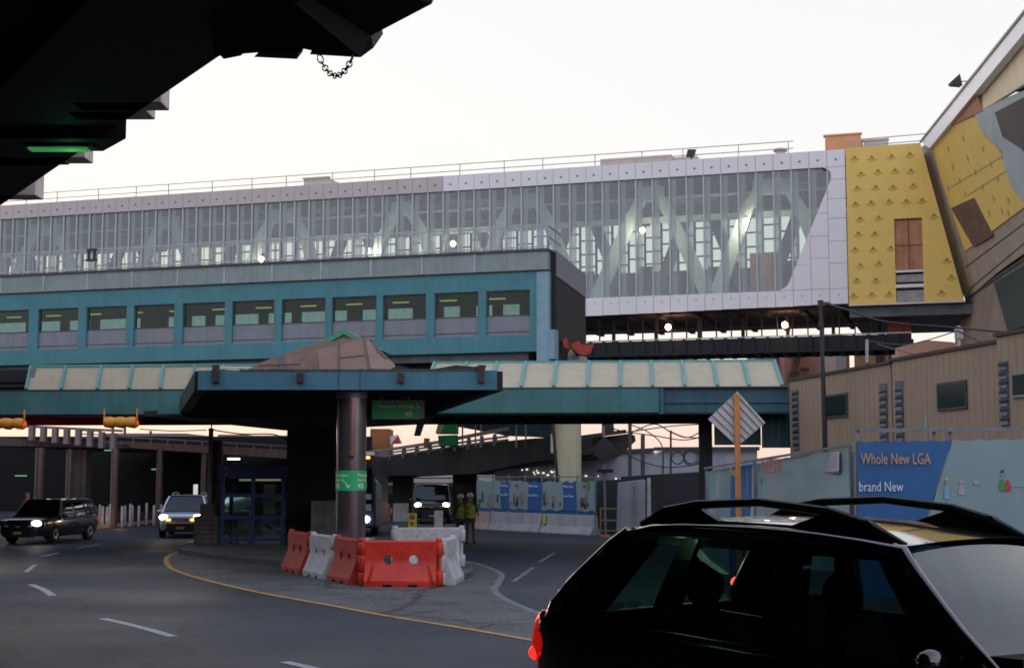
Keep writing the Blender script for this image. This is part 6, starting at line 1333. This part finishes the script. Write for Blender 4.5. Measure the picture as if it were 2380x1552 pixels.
def fig(o, lst, dy=.025):
    by = {}
    for u0, u1, v0, v1, mt in lst:
        a, b = B_(u0, v1, -dy), B_(u1, v0, -dy); q = by.setdefault(mt.name, (mt, MB()))[1]; a -= o.location; b -= o.location; cx, cz, rx, rz = (a.x+b.x)/2, (a.z+b.z)/2, abs(b.x-a.x)/2, abs(b.z-a.z)/2; hd_ = rz < rx*1.5
        q.slab([(cx+rx*(math.cos(k*math.pi/5) if hd_ else (.55 if 1 < k < 4 or 0 < k < 5 else .95)*(1 if math.cos(k*math.pi/5+.1) > 0 else -1)), a.y, cz+rz*math.sin(k*math.pi/5)) for k in range(10)], (0, .004, 0))
    for nm, (mt, mb) in by.items(): part('printed_figure', mb, mt, o)
fig(pb, [(2196, 2205, 1110, 1117, pr_yellow), (2197, 2204, 1117, 1126, pr_skin), (2195, 2206, 1126, 1160, M('pale_blue_print', (.2, .4, .6), .6)), (2326, 2334, 1091, 1099, pr_dark), (2327, 2333, 1099, 1108, pr_skin), (2324, 2336, 1112, 1140, pr_green), (2337, 2349, 1115, 1141, pr_red), (2349, 2400, 1128, 1130, M('violet_print', (.3, .3, .55), .6)), (2230, 2240, 1115, 1124, M('faint_pink_print', (.40, .38, .40), .6)), (2262, 2276, 1114, 1126, bpy.data.materials['faint_pink_print']), (2228, 2242, 1126, 1150, bpy.data.materials['faint_pink_print'])])
# slanting pale banner on the second fence
K0, K1 = at(1640, 1095, 36), at(1979, 1037, 28); kd = (Vector((K1.x, K1.y, 0))-Vector((K0.x, K0.y, 0)))
f2 = thing('chain_fence', 'leaning wire fence carrying the crumpled pale banner', 'fence', (K0.x, K0.y, 0))
m = MB(); m.bar(at(1638, 1088, 36), at(1981, 1033, 28), .05)
for u, v, D in ((1643, 1092, 35.9), (1755, 1072, 33), (1868, 1055, 30.5), (1978, 1036, 28)): p = at(u, v, D)+Vector((0, .08, 0)); m.bar((p.x, p.y, 0), p, .06)
p = at(1988, 1050, 28); m.bar((p.x, p.y, 0), p, .12); part('pipe_frame', m, galv_dull, f2, w=True)
def kp(t, v0, o=0): # point on the fence plane
    D = 36+(28-36)*t; return D
def seg_cloth(nm, ua, ub, lab, mat_, sk, amp=.06):
    ta_, tb_ = (ua-1640)/339, (ub-1640)/339; Da, Db = 36-8*ta_, 36-8*tb_; va, vb = 1094-57*ta_, 1094-57*tb_
    return cloth(nm, (at(ua, 1325, Da), at(ub, 1325, Db), at(ub, vb, Db), at(ua, va, Da)), lab, mat_, amp, 18, 12, sk)
seg_cloth('pale_banner', 1640, 1698, 'narrow pale banner at the far left end of the slanting fence', banner_pale, 1)
o = seg_cloth('blue_banner', 1698, 1748, 'narrow blue banner with faint orange letters behind the diamond sign post', banner_blue, 3, .03)
m = MB(); c = at(1703, 1105, 34.0)-o.location; m.text('New', .3, Matrix.Translation(c+Vector((-.08, -.02, 0))) @ Matrix.Rotation(math.atan2(kd.y, kd.x), 4, 'Z') @ RX, .003); part('lettering', m, ban_orange, o)
o = seg_cloth('pale_banner', 1748, 1978, 'crumpled pale banner with red letters and a pinned notice', banner_pale, 5, .07)
rot = math.atan2(kd.y, kd.x)
m = MB(); c = at(1790, 1100, 32.1)-o.location; m.text('NEW', .46, Matrix.Translation(c) @ Matrix.Rotation(rot, 4, 'Z') @ RX, .003, width=1.1); m.v = [p+Vector((-.2, -.05, 0)) for p in m.v]; part('lettering', m, M('red_orange_print', (.50, .09, .06), .6), o)
m = MB(); P = [at(u, v, D)-o.location for u, v, D in ((1899, 1102, 29.72), (1950, 1098, 28.5), (1951, 1048, 28.5), (1902, 1053, 29.72))]; m.slab(P, (0, .004, 0)); nt_ = part('pinned_notice', m, M('pale_pink_paper', (.42, .40, .42), .7), o)
m = MB(); m.bar(P[0]+Vector((0, -.01, .03)), P[1]+Vector((0, -.01, .03)), .03, .006)
for k in range(7): a, b = P[3].lerp(P[0], .12+.1*k), P[2].lerp(P[1], .12+.1*k); m.bar(a.lerp(b, .12)+Vector((0, -.01, 0)), a.lerp(b, .85)+Vector((0, -.01, 0)), .012, .006)
part('printed_lines', m, M('plum_print', (.25, .12, .2), .7), nt_)
def fig2(o, lst):
    for i, (u, v0, v1, w_, mt) in enumerate(lst):
        t = (u-1640)/339; D = 36-8*t-.12; m = MB(); m.bar(at(u, v1, D)-o.location, at(u, v0, D)-o.location, w_, .006); part('printed_figure', m, mt, o)
fig2(o, [(1769, 1110, 1150, .07, M('lilac_print', (.28, .26, .4), .6)), (1787, 1130, 1160, .12, pr_green), (1848, 1122, 1130, .09, ban_orange), (1871, 1118, 1134, .1, pr_dark), (1872, 1134, 1150, .08, M('teal_print', (.1, .3, .35), .6)), (1923, 1116, 1128, .1, pr_dark), (1923, 1128, 1146, .09, pr_skin), (1767, 1150, 1170, .08, pr_yellow)])
# diamond sign seen from behind on a timber post
wd_ = thing('plank_sign', 'white planked back of a diamond road sign on an orange timber post', 'road sign', (at(1711, 1060, 32.5).x, 32.5, 0)); c = at(1712, 972, 32.4); ca = c-Vector((wd_.location.x, 32.5, 0))
dv_ = [at(u, v, 32.4)-Vector((wd_.location.x, 32.5, 0)) for u, v in ((1646, 974), (1714, 1037), (1779, 982), (1714, 909))]
m = MB(); m.slab(dv_, (0, .03, 0)); part('plate', m, signback, wd_)
m = MB()
for k in (.14, .30, .46, .62, .78, .93): a, b = dv_[0].lerp(dv_[1], 0).lerp(dv_[3], k), dv_[1].lerp(dv_[2], k); m.bar(a+Vector((0, -.012, 0)), b+Vector((0, -.012, 0)), .025, .02)
part('plank_gap', m, M('dark_gap', (.22, .20, .20), .9), wd_)
m = MB(); m.box(ca.x-.06, ca.x+.06, -.22, -.12, 0, at(1712, 916, 32.4).z); part('post', m, wood, wd_, bevel=.01)
# red barricade lamp seen through the car windows
p = at(1710, 1352, 25); wl = thing('barricade_lamp', 'small bright red lamp on a short stand, seen through the black car windows', 'lamp', (p.x, 25, 0))
m = MB(); m.ell((0, 0, p.z), .09, .07, .09); part('lens', m, EM('strong_red_lamp', (1, .03, .02), 40), wl, smooth=True); m = MB(); m.bar((0, 0, .03), (0, 0, p.z-.08), .04); m.box(-.2, .2, -.15, .15, 0, .03); part('stand', m, blackm, wl)
# signal over the near lane, hung from the overpass above the frame; its red lens shows in the column cladding
ns = thing('traffic_signal', 'traffic signal hung under the near overpass, its red lens mirrored in the steel column', 'traffic light', (2.5, 4.0, 6.0))
m = MB(); m.box(-.17, .17, -.12, .12, 0, 1.05); part('housing', m, sig_yellow, ns, bevel=.03)
m = MB(); m.bar((0, 0, 1.05), (0, 0, 1.45), .05); part('hanger', m, blackm, ns)
for k, z in enumerate((.18, .52, .86)): m = MB(); m.tube([(0, .1, z), (0, .15, z)], .12, 16); part('lens', m, e_redhot if k == 2 else blackm, ns)
l = bpy.data.lights.new('red_lens_light', 'SPOT'); l.energy = 800; l.color = (1, .04, .06); l.spot_size = .22; l.spot_blend = .5; l.shadow_soft_size = .1
o = bpy.data.objects.new('red_lens_light', l); COL.objects.link(o); o.location = (2.5, 4.25, 6.86); o.rotation_euler = (Vector((CX, 37, 3.0))-o.location).to_track_quat('-Z', 'Y').to_euler()
# the rest of the row of fluorescent lights under the near overpass (mirrored in the car)
e_tube2 = EM('greenish_tube', (.45, 1, .55), 2.2)
for k, (x, y) in enumerate(((-7, 9.6), (-15, 8.6))):
    t = thing('fluorescent_light', 'greenish tube light in the row under the near overpass', 'ceiling light', (x, y, 6.9), .5, 'tube lights under the near overpass')
    m = MB(); m.box(-.8, .8, -.14, .14, .05, .12); m.bar((0, 0, .12), (0, 0, .6), .04); part('housing', m, darkgrey, t)
    m = MB(); m.box(-.75, .75, -.05, .05, 0, .048); part('tube', m, e_tube2, t)
